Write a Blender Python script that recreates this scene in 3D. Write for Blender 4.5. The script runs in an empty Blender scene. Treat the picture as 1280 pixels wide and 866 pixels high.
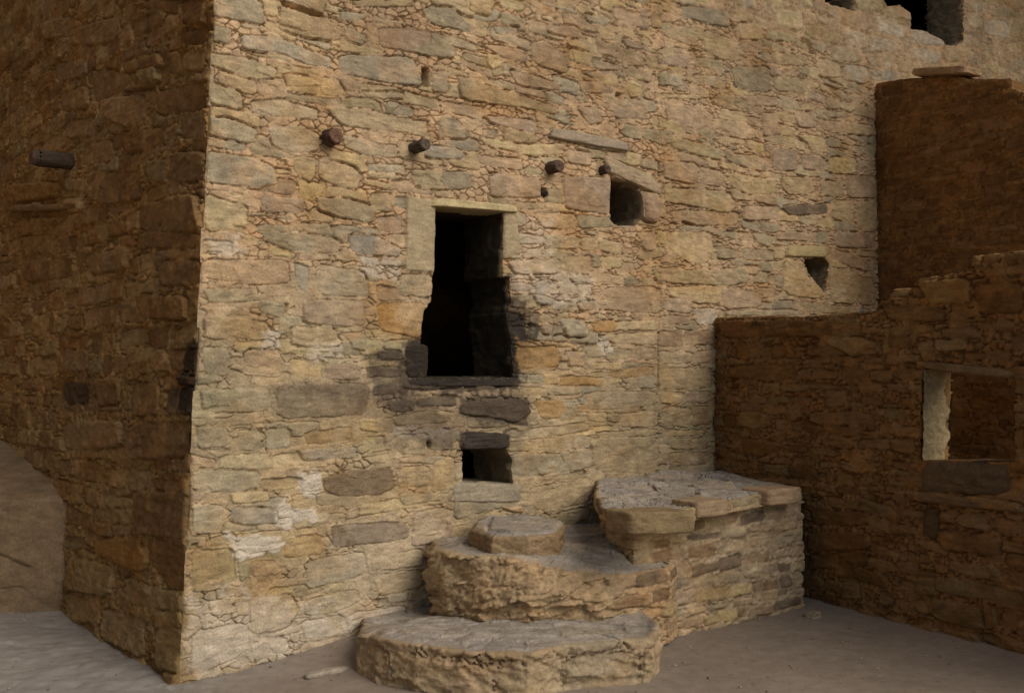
import bpy, math, random
import numpy as np
from mathutils import Vector

rs = np.random.RandomState(7)
random.seed(7)
scene = bpy.context.scene
COL = scene.collection

# ------------------------------------------------------------------ survey camera (photo is 1280 x 866)
F = 1250.0
PITCH = math.atan(42 / F)
EYE = np.array([0.0, 0.0, 1.58])

def ray(px, py):
    x = (px - 640) / F
    up = (433 - py) / F
    c, s = math.cos(PITCH), math.sin(PITCH)
    return np.array([x, c - s * up, s + c * up])

def G(px, py, z=0.0):
    d = ray(px, py)
    k = (z - EYE[2]) / d[2]
    p = EYE + d * k
    return np.array([p[0], p[1]])

# ------------------------------------------------------------------ noise
class Noise:
    def __init__(s, seed):
        s.t = np.random.RandomState(seed).rand(256, 256).astype(np.float32)
    def v(s, x, y):
        x = np.asarray(x, dtype=np.float64); y = np.asarray(y, dtype=np.float64)
        xi = np.floor(x).astype(np.int64); yi = np.floor(y).astype(np.int64)
        fx = x - xi; fy = y - yi
        fx = fx * fx * (3 - 2 * fx); fy = fy * fy * (3 - 2 * fy)
        x0 = xi & 255; x1 = (xi + 1) & 255; y0 = yi & 255; y1 = (yi + 1) & 255
        t = s.t
        a = t[x0, y0] * (1 - fx) + t[x1, y0] * fx
        b = t[x0, y1] * (1 - fx) + t[x1, y1] * fx
        return a * (1 - fy) + b * fy
    def f(s, x, y, sc, octv=4, gain=0.5):      # fbm in -1..1
        r = 0; a = 1; tot = 0; x = x / sc; y = y / sc
        for i in range(octv):
            r = r + a * (s.v(x + 17.3 * i, y + 41.7 * i) * 2 - 1); tot += a
            x = x * 2.03; y = y * 2.03; a *= gain
        return r / tot
NZ = [Noise(100 + i) for i in range(10)]

def sstep(a, b, x):
    t = np.clip((x - a) / (b - a), 0, 1)
    return t * t * (3 - 2 * t)

# ------------------------------------------------------------------ polygons
def chaikin(P, r=0.2, n=1):
    P = np.asarray(P, float)
    for _ in range(n):
        Q = np.roll(P, -1, 0)
        P = np.stack([P * (1 - r) + Q * r, P * r + Q * (1 - r)], 1).reshape(-1, 2)
    return P

def psdf(x, y, P, near=False):                 # + inside
    P = np.asarray(P, float)
    d2 = np.full(x.shape, 1e9); ins = np.zeros(x.shape, bool)
    nx = np.zeros(x.shape); ny = np.zeros(x.shape)
    n = len(P)
    for i in range(n):
        ax, ay = P[i]; bx, by = P[(i + 1) % n]
        ex, ey = bx - ax, by - ay
        L = ex * ex + ey * ey + 1e-12
        t = np.clip(((x - ax) * ex + (y - ay) * ey) / L, 0, 1)
        qx = ax + t * ex; qy = ay + t * ey
        dd = (x - qx) ** 2 + (y - qy) ** 2
        if near:
            m = dd < d2; nx = np.where(m, qx, nx); ny = np.where(m, qy, ny)
        d2 = np.minimum(d2, dd)
        c = (ay > y) != (by > y)
        with np.errstate(divide='ignore', invalid='ignore'):
            xc = ax + (y - ay) * ex / (ey if abs(ey) > 1e-12 else 1e-12)
        ins ^= c & (x < xc)
    d = np.sqrt(d2)
    sd = np.where(ins, d, -d)
    return (sd, nx, ny) if near else sd

def band(U, V, raw, Pj, rng=.09):
    """signed distance to a detailed loop; exact only close to it"""
    sd = psdf(U, V, raw)
    nx = np.zeros(U.shape); ny = np.zeros(U.shape)
    m = np.nonzero(np.abs(sd) < rng)
    # split the near band into chunks along the loop so that each point meets only its neighbours
    u, v = U[m], V[m]; d = np.full(u.shape, 1e9); xx = np.zeros(u.shape); yy = np.zeros(u.shape)
    n = len(Pj)
    for i in range(0, n, 12):
        seg = Pj[np.arange(i, i + 13) % n]
        k = np.nonzero((u > seg[:, 0].min() - rng) & (u < seg[:, 0].max() + rng) & (v > seg[:, 1].min() - rng) & (v < seg[:, 1].max() + rng))[0]
        if not len(k): continue
        uk, vk = u[k], v[k]
        for j in range(12):
            ax, ay = seg[j]; ex, ey = seg[j + 1] - seg[j]
            t = np.clip(((uk - ax) * ex + (vk - ay) * ey) / (ex * ex + ey * ey + 1e-12), 0, 1)
            qx, qy = ax + t * ex, ay + t * ey
            dd = (uk - qx) ** 2 + (vk - qy) ** 2
            b = dd < d[k]
            kk = k[b]; d[kk] = dd[b]; xx[kk] = qx[b]; yy[kk] = qy[b]
    ins = inside(u, v, Pj)
    sd[m] = np.where(ins, 1, -1) * np.minimum(np.sqrt(d), rng * 2)
    nx[m] = xx; ny[m] = yy
    return sd, nx, ny

def inside(x, y, P):
    ins = np.zeros(x.shape, bool); n = len(P)
    for i in range(n):
        ax, ay = P[i]; bx, by = P[(i + 1) % n]
        if ay == by: continue
        c = (ay > y) != (by > y)
        ins ^= c & (x < ax + (y - ay) * (bx - ax) / (by - ay))
    return ins

def lsdf(x, y, P):
    d2 = np.full(x.shape, 1e9)
    for i in range(len(P) - 1):
        ax, ay = P[i]; bx, by = P[i + 1]
        ex, ey = bx - ax, by - ay
        L = ex * ex + ey * ey + 1e-12
        t = np.clip(((x - ax) * ex + (y - ay) * ey) / L, 0, 1)
        d2 = np.minimum(d2, (x - ax - t * ex) ** 2 + (y - ay - t * ey) ** 2)
    return np.sqrt(d2)

def resample(P, ds, closed=True, jit=0.0, seed=1):
    P = np.asarray(P, float)
    if closed: P = np.vstack([P, P[:1]])
    seg = np.linalg.norm(np.diff(P, axis=0), axis=1)
    L = np.concatenate([[0], np.cumsum(seg)])
    n = max(8, int(L[-1] / ds))
    s = np.linspace(0, L[-1], n, endpoint=not closed)
    x = np.interp(s, L, P[:, 0]); y = np.interp(s, L, P[:, 1])
    if jit:
        x = x + jit * NZ[seed % 10].f(s, s * 0 + seed * 3.1, 0.06, 3)
        y = y + jit * NZ[(seed + 3) % 10].f(s, s * 0 + seed * 5.7, 0.06, 3)
    return np.stack([x, y], 1), s

# ------------------------------------------------------------------ colours (linear base colours)
PAL = {
    't': (.405, .305, .175), 'g': (.335, .275, .175), 'y': (.450, .350, .190), 'p': (.370, .265, .165),
    'o': (.345, .210, .085), 'd': (.165, .122, .082), 'k': (.024, .020, .018), 'w': (.540, .465, .365),
    'n': (.365, .300, .185), 'b': (.315, .275, .205), 'r': (.265, .170, .090), 'e': (.480, .390, .275),
}
MORT_UP = np.array([.480, .335, .200]); MORT_LO = np.array([.385, .295, .180])

def facets(x, y, cx, cy, seed):
    """broken planar faces: every cell is a small tilted plane"""
    gx = x / cx; gy = y / cy
    ix = np.floor(gx).astype(int); iy = np.floor(gy).astype(int)
    Rr = np.random.RandomState(seed).rand(64, 64, 5)
    f1 = np.full(gx.shape, 9.); h = np.zeros(gx.shape)
    for a in (-1, 0, 1):
        for b in (-1, 0, 1):
            q = Rr[(ix + a) & 63, (iy + b) & 63]
            dx = ix + a + q[..., 0] - gx; dy = iy + b + q[..., 1] - gy
            dd = dx * dx + dy * dy
            lt = dd < f1
            h = np.where(lt, (q[..., 2] - .5) + (q[..., 3] - .5) * dx * 1.3 + (q[..., 4] - .5) * dy * 1.3, h); f1 = np.where(lt, dd, f1)
    return h

# ------------------------------------------------------------------ masonry field
def fields(U, V, stones, opt, axes=None):
    """stones: list of (polygon in metres, colour letter, protrusion).  returns height, colour"""
    o = dict(warp=.007, mort_up=MORT_UP, mort_lo=MORT_LO, vsplit=2.0, cell=(.062, .042), crack=.026,
             auto=None, amp=1.0, seed=3, patches=[], recess=[], cracks=[], rubble=[], letters='ttggyyppn',
             red=(1, 1, 1), smooth=[], cstr=1.0, joint=.024, cw=0.0, lowcr=0, blend=.15)
    o.update(opt)
    sh = U.shape
    sd0 = o['seed']; rg = np.random.RandomState(sd0 * 13 + 5)
    n0, n1, n2, n3, n4 = [NZ[(sd0 + i) % 10] for i in range(5)]
    w = o['warp']
    Uw = U + w * n0.f(U, V, .07, 3) + w * .35 * n1.f(U, V, .018, 2)
    Vw = V + w * .9 * n2.f(U, V, .06, 3) + w * .3 * n3.f(U, V, .015, 2)
    D = np.full(sh, -.06); ID = np.full(sh, -1, np.int32)
    SL = []
    PADD = .05
    def window(P):
        x0, y0 = P.min(0) - PADD; x1, y1 = P.max(0) + PADD
        if axes is not None:
            ua, va = axes
            i0, i1 = np.searchsorted(ua, [x0, x1]); j0, j1 = np.searchsorted(va, [y0, y1])
            if i1 <= i0 or j1 <= j0: return None
            return (slice(i0, i1), slice(j0, j1))
        m = np.nonzero((U > x0) & (U < x1) & (V > y0) & (V < y1))
        return m if len(m[0]) else None
    def put(P, ltr, prot, frozen=None, gap=.010):
        P = chaikin(P, .12, 1)
        W = window(P)
        if W is None: return
        s = psdf(Uw[W], Vw[W], P)
        if frozen is not None:
            full = (s > 0).sum()
            s = np.minimum(s, -frozen[W] - gap)
            if full == 0 or (s > 0).sum() < .45 * full: return
        m = s > D[W]
        k = len(SL)
        SL.append((P.mean(0), ltr, prot, rg.rand(8), P))
        D[W] = np.where(m, s, D[W]); ID[W] = np.where(m, k, ID[W])
    for (P, ltr, prot) in stones: put(np.asarray(P, float), ltr, prot)
    if o['auto']:
        for (h0, h1, w0, w1, prob) in o['auto']:
            fr = D.copy()
            v = V.min() + rg.rand() * .03
            um, uM, vM = U.min(), U.max(), V.max()
            while v < vM:
                ch = h0 + (h1 - h0) * rg.rand()
                u = um - rg.rand() * w1
                sl = (rg.rand() - .5) * .02
                while u < uM:
                    cw = w0 + (w1 - w0) * rg.rand() ** 1.3
                    if rg.rand() < prob:
                        gg = .004 + .010 * rg.rand(4)
                        j = (rg.rand(4, 2) - .5) * np.array([.035, .028]) * min(1, ch / .09)
                        t = ch * (rg.rand() * .25)
                        P = np.array([[u + gg[0], v + gg[1]], [u + cw - gg[2], v + gg[1]],
                                      [u + cw - gg[2], v + ch - gg[3] - t * rg.rand()], [u + gg[0], v + ch - gg[3] - t * rg.rand()]]) + j
                        c = P.mean(0)
                        P[:, 1] += (P[:, 0] - c[0]) * (rg.rand() - .5) * .12 + sl
                        put(P, o['letters'][rg.randint(len(o['letters']))], rg.randn() * .005, fr, .008)
                    u += cw
                v += ch
    # voronoi chinking stones and dried mud between them
    cx, cy = o['cell']
    gx = Uw / cx + .35 * n3.f(U, V, .2, 2); gy = Vw / cy
    ix = np.floor(gx).astype(int); iy = np.floor(gy).astype(int)
    f1 = np.full(sh, 9.); f2 = np.full(sh, 9.); cid = np.zeros(sh)
    R = np.random.RandomState(sd0 + 77).rand(128, 128, 3)
    for a in (-1, 0, 1):
        for b in (-1, 0, 1):
            q = R[(ix + a) & 127, (iy + b) & 127]
            dx = ix + a + q[..., 0] - gx; dy = iy + b + q[..., 1] - gy
            dd = dx * dx + dy * dy
            lt = dd < f1
            f2 = np.where(lt, f1, np.minimum(f2, dd)); cid = np.where(lt, q[..., 2], cid); f1 = np.where(lt, dd, f1)
    edge = (np.sqrt(f2) - np.sqrt(f1)) * min(cx, cy)
    # --- heights
    A = o['amp']
    big = n4.f(U, V, .9, 2); med = n1.f(U, V, .11, 4); fin = n2.f(U, V, .028, 3)
    strat = n3.f(U * .22, V, .022, 3)
    S = np.array([s[2] for s in SL] + [0.0]); RND = np.array([s[3] for s in SL] + [np.zeros(8)])
    CX = np.array([s[0] for s in SL] + [np.zeros(2)])
    st = sstep(-.0035, .0035, D)
    prot = S[ID]; rr = RND[ID]; cc = CX[ID]
    tilt = (rr[..., 0] - .5) * .07 * (U - cc[..., 0]) + (rr[..., 1] - .5) * .20 * (V - cc[..., 1])
    fct = facets(Uw * 1.0 + .02 * med, Vw + .01 * fin, .11, .055, sd0 + 5)
    face = .0032 * med + .0018 * fin + .0030 * strat * (.3 + rr[..., 2] * 1.2) + .0060 * fct
    hs = prot + np.clip(tilt, -.02, .02) + face - .0055 * np.exp(-np.maximum(D, 0) / .005)
    rub = np.zeros(sh)
    for P in o['rubble']:
        rub = np.maximum(rub, sstep(-.04, .06, psdf(U, V, P) + .04 * med))
    low = 1 - o['lowcr'] * (1 - sstep(1.7, 2.5, V + .3 * big))
    cmask = sstep(-.35, .0, n0.f(U, V, .16, 3) + .25 * rub - .35 * (1 - low)) * o['cstr']
    hm = -.002 + (cid - .5) * (.007 + .03 * rub) + .0034 * med + .0014 * fin + .003 * np.minimum(edge / .010, 1) \
        - o['crack'] * (1 - sstep(.0008, .0042 + o['cw'] * U, edge)) * cmask
    h = hm * (1 - st) + hs * st
    jm = sstep(-.15, .20, n4.f(U + 9, V + 3, .09, 3)) * o['cstr'] * (.55 + .45 * low)
    h = h - o['joint'] * jm * (1 - sstep(.0008, .0040 + o['cw'] * U, np.abs(D + .001)))
    h = h * A + .008 * big + rub * (.014 * n0.f(U, V, .10, 2))
    # --- colours
    base = np.array([PAL[s[1]] for s in SL] + [PAL['t']])
    sc = base[ID]
    sc = sc * (1 + (rr[..., 3:4] - .5) * .30)
    sc = sc * (1 + np.stack([(rr[..., 4] - .5) * .12, (rr[..., 4] - .5) * .03, -(rr[..., 4] - .5) * .18], -1))
    mix = sstep(o['vsplit'] - .55, o['vsplit'] + .35, V + .35 * big + .15 * med)[..., None]
    mc = o['mort_lo'] * (1 - mix) + o['mort_up'] * mix
    vr = n2.f(U + 5, V + 8, .25, 4)[..., None]
    mc = mc * (1 + .16 * vr) * (.90 + .22 * cid[..., None])
    pink = sstep(.0, .5, n0.f(U + 2, V + 9, .35, 3))[..., None]
    mc = mc * (1 - pink * np.array([-.03, .03, .08]))
    dk = np.array([s_[1] in 'kd' for s_ in SL] + [False])[ID][..., None]
    bb = np.where(dk, .04, o['blend'])
    sc = sc * (1 - bb) + mc * bb
    c = mc * (1 - st[..., None]) + sc * st[..., None]
    film = sstep(-.1, .45, n1.f(U + 4, V + 1, .15, 4) + .25 * (1 - st))[..., None] * .62   # mud smeared over stones
    film = film * np.where(dk & (st[..., None] > .5), .25, 1)
    c = c * (1 - film) + mc * film
    blot = n3.f(U + 3, V + 7, .06, 4)[..., None]; bl2 = n4.f(U + 1, V + 2, .5, 3)[..., None]
    bl3 = sstep(.05, .5, n0.f(U + 11, V * 1.6 + 5, .42, 4))[..., None]
    c = c * (1 - bl3 * np.array([.10, .20, .34]) * .8)
    c = c * (1 + .24 * blot + .20 * bl2) * (1 + .12 * strat[..., None] * st[..., None])
    grn = sstep(.1, .6, n2.f(U + 30, V + 12, .3, 3))[..., None] * (1 - mix) * .35
    c = c * (1 - grn * np.array([.10, .0, .14]))
    for (P, ltr, amt, soft) in o['patches']:
        sdp = psdf(U, V, P) + max(soft, .034) * (.9 * n0.f(U + 6, V + 6, .06, 4) + .6 * fin)
        m = (sstep(-soft * .5, soft * .5, sdp) * amt)[..., None]
        c = c * (1 - m) + np.array(PAL[ltr]) * (1 + .18 * blot) * m
        if ltr == 'w': h = h + .006 * m[..., 0]
    for (P, depth) in o['recess']:
        sdp = psdf(Uw, Vw, P)
        h = h - depth * sstep(-.004, .006, sdp)
    for (P, depth, wid) in o['cracks']:
        dl = lsdf(Uw, Vw, P)
        h = h - depth * (1 - sstep(wid * .4, wid, dl)) * sstep(-.5, .1, n0.f(U, V, .1, 2))
    for (P, lev) in o['smooth']:
        m = sstep(-.012, .012, psdf(Uw, Vw, P))
        h = h * (1 - m) + (lev + .0022 * med + .0010 * fin) * m
        cs = np.array([.40, .315, .19]) * (1 + .10 * blot + .06 * fin[..., None])
        c = c * (1 - m[..., None]) + cs * m[..., None]
    c = np.clip(c * np.array(o['red']), .012, .8)
    return h, c

# ------------------------------------------------------------------ mesh building
def attach(o, parent=None, **kw):
    COL.objects.link(o)
    if parent is not None: o.parent = parent
    for k, v in kw.items(): o[k] = v
    return o

def mesh_obj(name, verts, faces, cols, mat, parent=None, smooth=True, **kw):
    me = bpy.data.meshes.new(name)
    verts = np.asarray(verts, np.float32)
    if parent is not None:
        verts = verts - np.array(parent.location, np.float32)
    if isinstance(faces, np.ndarray):
        nf, k = faces.shape
        me.vertices.add(len(verts)); me.vertices.foreach_set('co', verts.ravel())
        me.loops.add(nf * k); me.polygons.add(nf)
        me.loops.foreach_set('vertex_index', faces.astype(np.int32).ravel())
        me.polygons.foreach_set('loop_start', np.arange(0, nf * k, k, dtype=np.int32))
        me.polygons.foreach_set('loop_total', np.full(nf, k, np.int32))
        me.update(calc_edges=True)
    else:
        me.from_pydata([tuple(map(float, v)) for v in verts], [], faces)
    if cols is not None:
        at = me.color_attributes.new('Tone', 'FLOAT_COLOR', 'POINT')
        c = np.ones((len(verts), 4), np.float32); c[:, :3] = cols
        at.data.foreach_set('color', c.ravel())
    me.polygons.foreach_set('use_smooth', np.full(len(me.polygons), smooth))
    me.materials.append(mat)
    me.validate(); me.update()
    o = bpy.data.objects.new(name, me)
    return attach(o, parent, **kw)

def empty(name, loc, label, cat, group=None):
    o = bpy.data.objects.new(name, None); o.empty_display_size = .2
    o.location = [float(q) for q in loc]
    COL.objects.link(o)
    o['label'] = label; o['category'] = cat
    if group: o['group'] = group
    return o

def grid_faces(nu, nv):
    i = np.arange(nu - 1)[:, None]; j = np.arange(nv - 1)[None]
    a = i * nv + j
    return np.stack([a, a + nv, a + nv + 1, a + 1], -1).reshape(-1, 4)

def compact(V, Fc, C):
    used = np.zeros(len(V), bool); used[Fc.ravel()] = True
    mp = np.cumsum(used) - 1
    return V[used], mp[Fc], C[used]

# ------------------------------------------------------------------ materials
def stone_mat(name, rough=.93, bump=1.5, sc=85., var=.30, spec=.15):
    m = bpy.data.materials.new(name); m.use_nodes = True
    nt = m.node_tree; N = nt.nodes; L = nt.links
    b = N['Principled BSDF']; b.inputs['Roughness'].default_value = rough
    b.inputs['Specular IOR Level'].default_value = spec
    at = N.new('ShaderNodeAttribute'); at.attribute_name = 'Tone'
    tc = N.new('ShaderNodeTexCoord')
    n1 = N.new('ShaderNodeTexNoise'); n1.inputs['Scale'].default_value = sc; n1.inputs['Detail'].default_value = 8; n1.inputs['Roughness'].default_value = .65
    n2 = N.new('ShaderNodeTexNoise'); n2.inputs['Scale'].default_value = sc * .16; n2.inputs['Detail'].default_value = 6
    mp = N.new('ShaderNodeMapping'); mp.inputs['Scale'].default_value = (1, 1, 3.2)
    L.new(tc.outputs['Object'], mp.inputs['Vector'])
    L.new(tc.outputs['Object'], n1.inputs['Vector']); L.new(mp.outputs['Vector'], n2.inputs['Vector'])
    mr = N.new('ShaderNodeMapRange'); mr.inputs[1].default_value = .25; mr.inputs[2].default_value = .75
    mr.inputs[3].default_value = 1 - var; mr.inputs[4].default_value = 1 + var
    L.new(n1.outputs['Fac'], mr.inputs[0])
    mr2 = N.new('ShaderNodeMapRange'); mr2.inputs[1].default_value = .3; mr2.inputs[2].default_value = .7
    mr2.inputs[3].default_value = 1 - var * .7; mr2.inputs[4].default_value = 1 + var * .7
    L.new(n2.outputs['Fac'], mr2.inputs[0])
    mm = N.new('ShaderNodeMath'); mm.operation = 'MULTIPLY'
    L.new(mr.outputs[0], mm.inputs[0]); L.new(mr2.outputs[0], mm.inputs[1])
    vm = N.new('ShaderNodeVectorMath'); vm.operation = 'SCALE'
    L.new(at.outputs['Color'], vm.inputs[0]); L.new(mm.outputs[0], vm.inputs['Scale'])
    L.new(vm.outputs[0], b.inputs['Base Color'])
    n3 = N.new('ShaderNodeTexNoise'); n3.inputs['Scale'].default_value = sc * 2.3; n3.inputs['Detail'].default_value = 5
    L.new(tc.outputs['Object'], n3.inputs['Vector'])
    ad = N.new('ShaderNodeMath'); ad.operation = 'ADD'
    m3 = N.new('ShaderNodeMath'); m3.operation = 'MULTIPLY'; m3.inputs[1].default_value = .45
    L.new(n3.outputs['Fac'], m3.inputs[0]); L.new(n1.outputs['Fac'], ad.inputs[0]); L.new(m3.outputs[0], ad.inputs[1])
    bp = N.new('ShaderNodeBump'); bp.inputs['Strength'].default_value = .75; bp.inputs['Distance'].default_value = .006 * bump
    L.new(ad.outputs[0], bp.inputs['Height']); L.new(bp.outputs[0], b.inputs['Normal'])
    return m

M_WALL = stone_mat('sandstone_masonry')
M_ROCK = stone_mat('worn_sandstone', bump=1.3, sc=55)
M_DUST = stone_mat('trodden_dust', bump=.7, sc=90, var=.14)
M_WOOD = stone_mat('weathered_timber', bump=1.0, sc=60, var=.35, rough=.85)

# ------------------------------------------------------------------ wall frames
class Frame:
    def __init__(s, O, eu, ev, n, lean=0.0):
        s.O, s.eu, s.ev, s.n, s.lean = map(lambda q: np.asarray(q, float), (O, eu, ev, n, lean))
    def uv(s, px, py):
        d = ray(px, py)
        A = np.stack([s.eu, s.ev, -d], 1)
        u, v, _ = np.linalg.solve(A, EYE - s.O)
        if s.lean:
            w = u
            for _ in range(6): w = u - float(s.lean) * v * math.exp(-max(w, 0) / .8)
            u = w
        return (u, v)
    def pos(s, u, v, h=0.0):
        u = np.asarray(u, float); v = np.asarray(v, float); h = np.asarray(h, float) + 0 * u
        uu = u + s.lean * v * np.exp(-np.maximum(u, 0) / .8)
        return s.O + uu[..., None] * s.eu + v[..., None] * s.ev + h[..., None] * s.n
    def poly(s, pts): return np.array([s.uv(x, y) for x, y in pts])

c0 = G(222, 855, 0.0)
O0 = np.array([c0[0], c0[1], 0.0])
r = np.array([1510., 1250., 0]); r /= np.linalg.norm(r)
l = np.array([-1040., 1250., 0]); l /= np.linalg.norm(l)
nF = np.array([r[1], -r[0], 0]); nS = np.array([-l[1], l[0], 0.0])
LEAN = .042
FR = Frame(O0, r, (0, 0, 1), nF, LEAN)
SD = Frame(O0, l, r * LEAN + np.array([0, 0, 1.]), nS)
# inner corner of the side wall, and the wall beyond it that closes the passage
inner = SD.pos(SD.uv(73, 769)[0], 0.0)
bdir = np.array([-1., .12, 0]); bdir /= np.linalg.norm(bdir)
BK = Frame(inner + np.array([0.02, 0, 0]), bdir, (0, 0, 1), np.array([bdir[1], -bdir[0], 0]) * -1 if False else np.array([-bdir[1] * 0 - .12, -1, 0]) / math.hypot(.12, 1))
# low partition wall on the right
tj = FR.uv(893, 590)[0]
J = FR.pos(tj, 0.0)
e1 = G(1280, 824, 0.0)
pd = np.array([e1[0] - J[0], e1[1] - J[1], 0]); pd /= np.linalg.norm(pd)
nP = np.array([pd[1], -pd[0], 0.]); nP = nP if nP[0] < 0 else -nP
PT = Frame(J, pd, (0, 0, 1), nP)
# tall wall behind the partition
tk = FR.uv(1096, 250)[0]
K = FR.pos(tk, 0.0)
UP = Frame(K, pd, (0, 0, 1), nP)

def edge_a(v):
    k_ = np.floor((v + .02 * NZ[5].f(v, v * 0 + 1, .1, 2)) / .17)
    return -.014 + .026 * (NZ[6].v(k_ * 3.7, k_ * 0 + 2.5) - .5) + .008 * NZ[2].f(v, v * 0 + 3, .16, 4) + .004 * NZ[3].f(v, v * 0 + 9, .03, 2)

def parse(fr, ox, oy, k, txt, prot=None):
    out = []
    for ln in txt.strip().splitlines():
        q = ln.split()
        if not q: continue
        ltr = q[0][0]; pr = float(q[0][1:]) / 1000 if len(q[0]) > 1 else rs.randn() * .0045 + .002
        P = [tuple(map(float, a.split(','))) for a in q[1:]]
        out.append((fr.poly([(ox + x / k, oy + y / k) for x, y in P]), ltr, pr))
    return out

def zp(fr, ox, oy, k, s):
    return fr.poly([(ox + float(a.split(',')[0]) / k, oy + float(a.split(',')[1]) / k) for a in s.split()])

Z3 = 956 / 320.; Z36 = 866 / 240.

def build_wall(name, fr, ua, va, outline, holes, stones, opt, mat, parent, corner=False, thick=.0, back=True, hole_depth=.35, soot_shade=(), edge_round=.02, **kw):
    U, V = np.meshgrid(ua, va, indexing='ij')
    h, c = fields(U, V, stones, opt, axes=(ua, va))
    Us, Vs = U.copy(), V.copy()
    uc = (U[:-1, :-1] + U[1:, 1:]) / 2; vc = (V[:-1, :-1] + V[1:, 1:]) / 2
    keep = np.ones(uc.shape, bool)
    loops = []
    for q_, P in enumerate(holes):
        Pj, s = resample(P, .012, True, .006, 4)
        loops.append((Pj, hole_depth, 1, soot_shade[q_] if q_ < len(soot_shade) else 0))
        sdv, nx, ny = band(U, V, P, Pj)
        keep &= band(uc, vc, P, Pj)[0] < 0
        h = h - .014 * np.exp(-np.maximum(-sdv, 0) / .014)
        m = sdv > 0; Us[m] = nx[m]; Vs[m] = ny[m]
    if outline is not None:
        Pj, s = resample(outline, .015, True, .007, 5)
        sdv, nx, ny = band(U, V, outline, Pj)
        keep &= band(uc, vc, outline, Pj)[0] > 0
        h = h - edge_round * np.exp(-np.maximum(sdv, 0) / .02)
        m = sdv < 0; Us[m] = nx[m]; Vs[m] = ny[m]
        if thick: loops.append((Pj, thick, -1, 0))
    pos = fr.pos(Us, Vs, h)
    if corner:
        w = (np.clip(1 - U / .045, 0, 1) ** 2)[..., None]
        tgt = fr.pos(Us, Vs, 0 * h) + (nF + nS) * edge_a(V)[..., None]
        pos = pos * (1 - w) + tgt * w
    Fc = grid_faces(len(ua), len(va))[keep.ravel()]
    verts = pos.reshape(-1, 3); cols = c.reshape(-1, 3)
    verts, Fc, cols = compact(verts, Fc, cols)
    vs = [verts]; fs = [Fc]; cs = [cols]; base = len(verts)
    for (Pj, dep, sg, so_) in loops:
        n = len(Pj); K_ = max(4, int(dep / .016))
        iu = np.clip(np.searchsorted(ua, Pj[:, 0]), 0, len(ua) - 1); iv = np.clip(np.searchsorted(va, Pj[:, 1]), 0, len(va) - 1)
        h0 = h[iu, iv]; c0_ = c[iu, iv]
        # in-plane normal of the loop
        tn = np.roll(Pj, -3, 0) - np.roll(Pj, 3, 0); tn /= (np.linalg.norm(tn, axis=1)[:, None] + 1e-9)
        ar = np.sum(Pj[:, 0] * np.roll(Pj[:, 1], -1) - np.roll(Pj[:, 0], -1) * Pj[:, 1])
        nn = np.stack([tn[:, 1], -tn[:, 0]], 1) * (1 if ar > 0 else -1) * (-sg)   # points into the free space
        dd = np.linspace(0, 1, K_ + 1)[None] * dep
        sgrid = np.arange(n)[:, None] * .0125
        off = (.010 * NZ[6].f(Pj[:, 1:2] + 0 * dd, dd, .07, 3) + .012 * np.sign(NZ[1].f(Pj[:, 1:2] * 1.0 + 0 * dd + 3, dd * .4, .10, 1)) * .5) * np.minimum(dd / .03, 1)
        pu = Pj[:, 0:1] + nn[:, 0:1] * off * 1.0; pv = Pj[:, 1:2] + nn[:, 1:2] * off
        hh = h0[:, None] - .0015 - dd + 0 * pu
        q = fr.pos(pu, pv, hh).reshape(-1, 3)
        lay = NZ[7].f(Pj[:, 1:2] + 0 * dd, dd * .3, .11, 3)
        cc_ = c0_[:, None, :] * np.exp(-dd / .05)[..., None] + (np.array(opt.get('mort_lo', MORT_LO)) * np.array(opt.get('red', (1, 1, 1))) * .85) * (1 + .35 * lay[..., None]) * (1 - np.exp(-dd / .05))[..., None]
        if so_: cc_ = cc_ * (1 - so_ * sstep(.0, .05, dd))[..., None]  # reveals darken with depth: sooty doorway, painted shade in the other openings
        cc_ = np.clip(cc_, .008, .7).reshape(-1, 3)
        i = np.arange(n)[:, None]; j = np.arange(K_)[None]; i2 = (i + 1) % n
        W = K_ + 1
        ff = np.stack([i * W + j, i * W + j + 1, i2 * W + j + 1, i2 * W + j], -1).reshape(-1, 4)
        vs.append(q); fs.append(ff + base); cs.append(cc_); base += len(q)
    if thick and back:
        ub = np.arange(ua[0], ua[-1], .05); vb = np.arange(va[0], va[-1], .05)
        UB, VB = np.meshgrid(ub, vb, indexing='ij')
        kb = np.ones((len(ub) - 1, len(vb) - 1), bool)
        ucb = (UB[:-1, :-1] + UB[1:, 1:]) / 2; vcb = (VB[:-1, :-1] + VB[1:, 1:]) / 2
        UB2, VB2 = UB.copy(), VB.copy()
        for P in holes:
            s_, nx, ny = psdf(UB, VB, P, True); m = s_ > 0; UB2[m] = nx[m]; VB2[m] = ny[m]; kb &= psdf(ucb, vcb, P) < 0
        if outline is not None:
            s_, nx, ny = psdf(UB, VB, outline, True); m = s_ < 0; UB2[m] = nx[m]; VB2[m] = ny[m]; kb &= psdf(ucb, vcb, outline) > 0
        hb = -thick + .01 * NZ[1].f(UB, VB, .15, 3)
        q = fr.pos(UB2, VB2, hb).reshape(-1, 3)
        ff = grid_faces(len(ub), len(vb))[kb.ravel()]
        cb = np.tile(np.array([.30, .2, .11]), (len(q), 1)) * (1 + .2 * NZ[2].f(UB, VB, .2, 3).reshape(-1, 1))
        q, ff, cb = compact(q, ff, cb)
        vs.append(q); fs.append(ff[:, ::-1] + base); cs.append(cb); base += len(q)
    return mesh_obj(name, np.vstack(vs), np.vstack(fs), np.vstack(cs), mat, parent, **kw)

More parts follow.
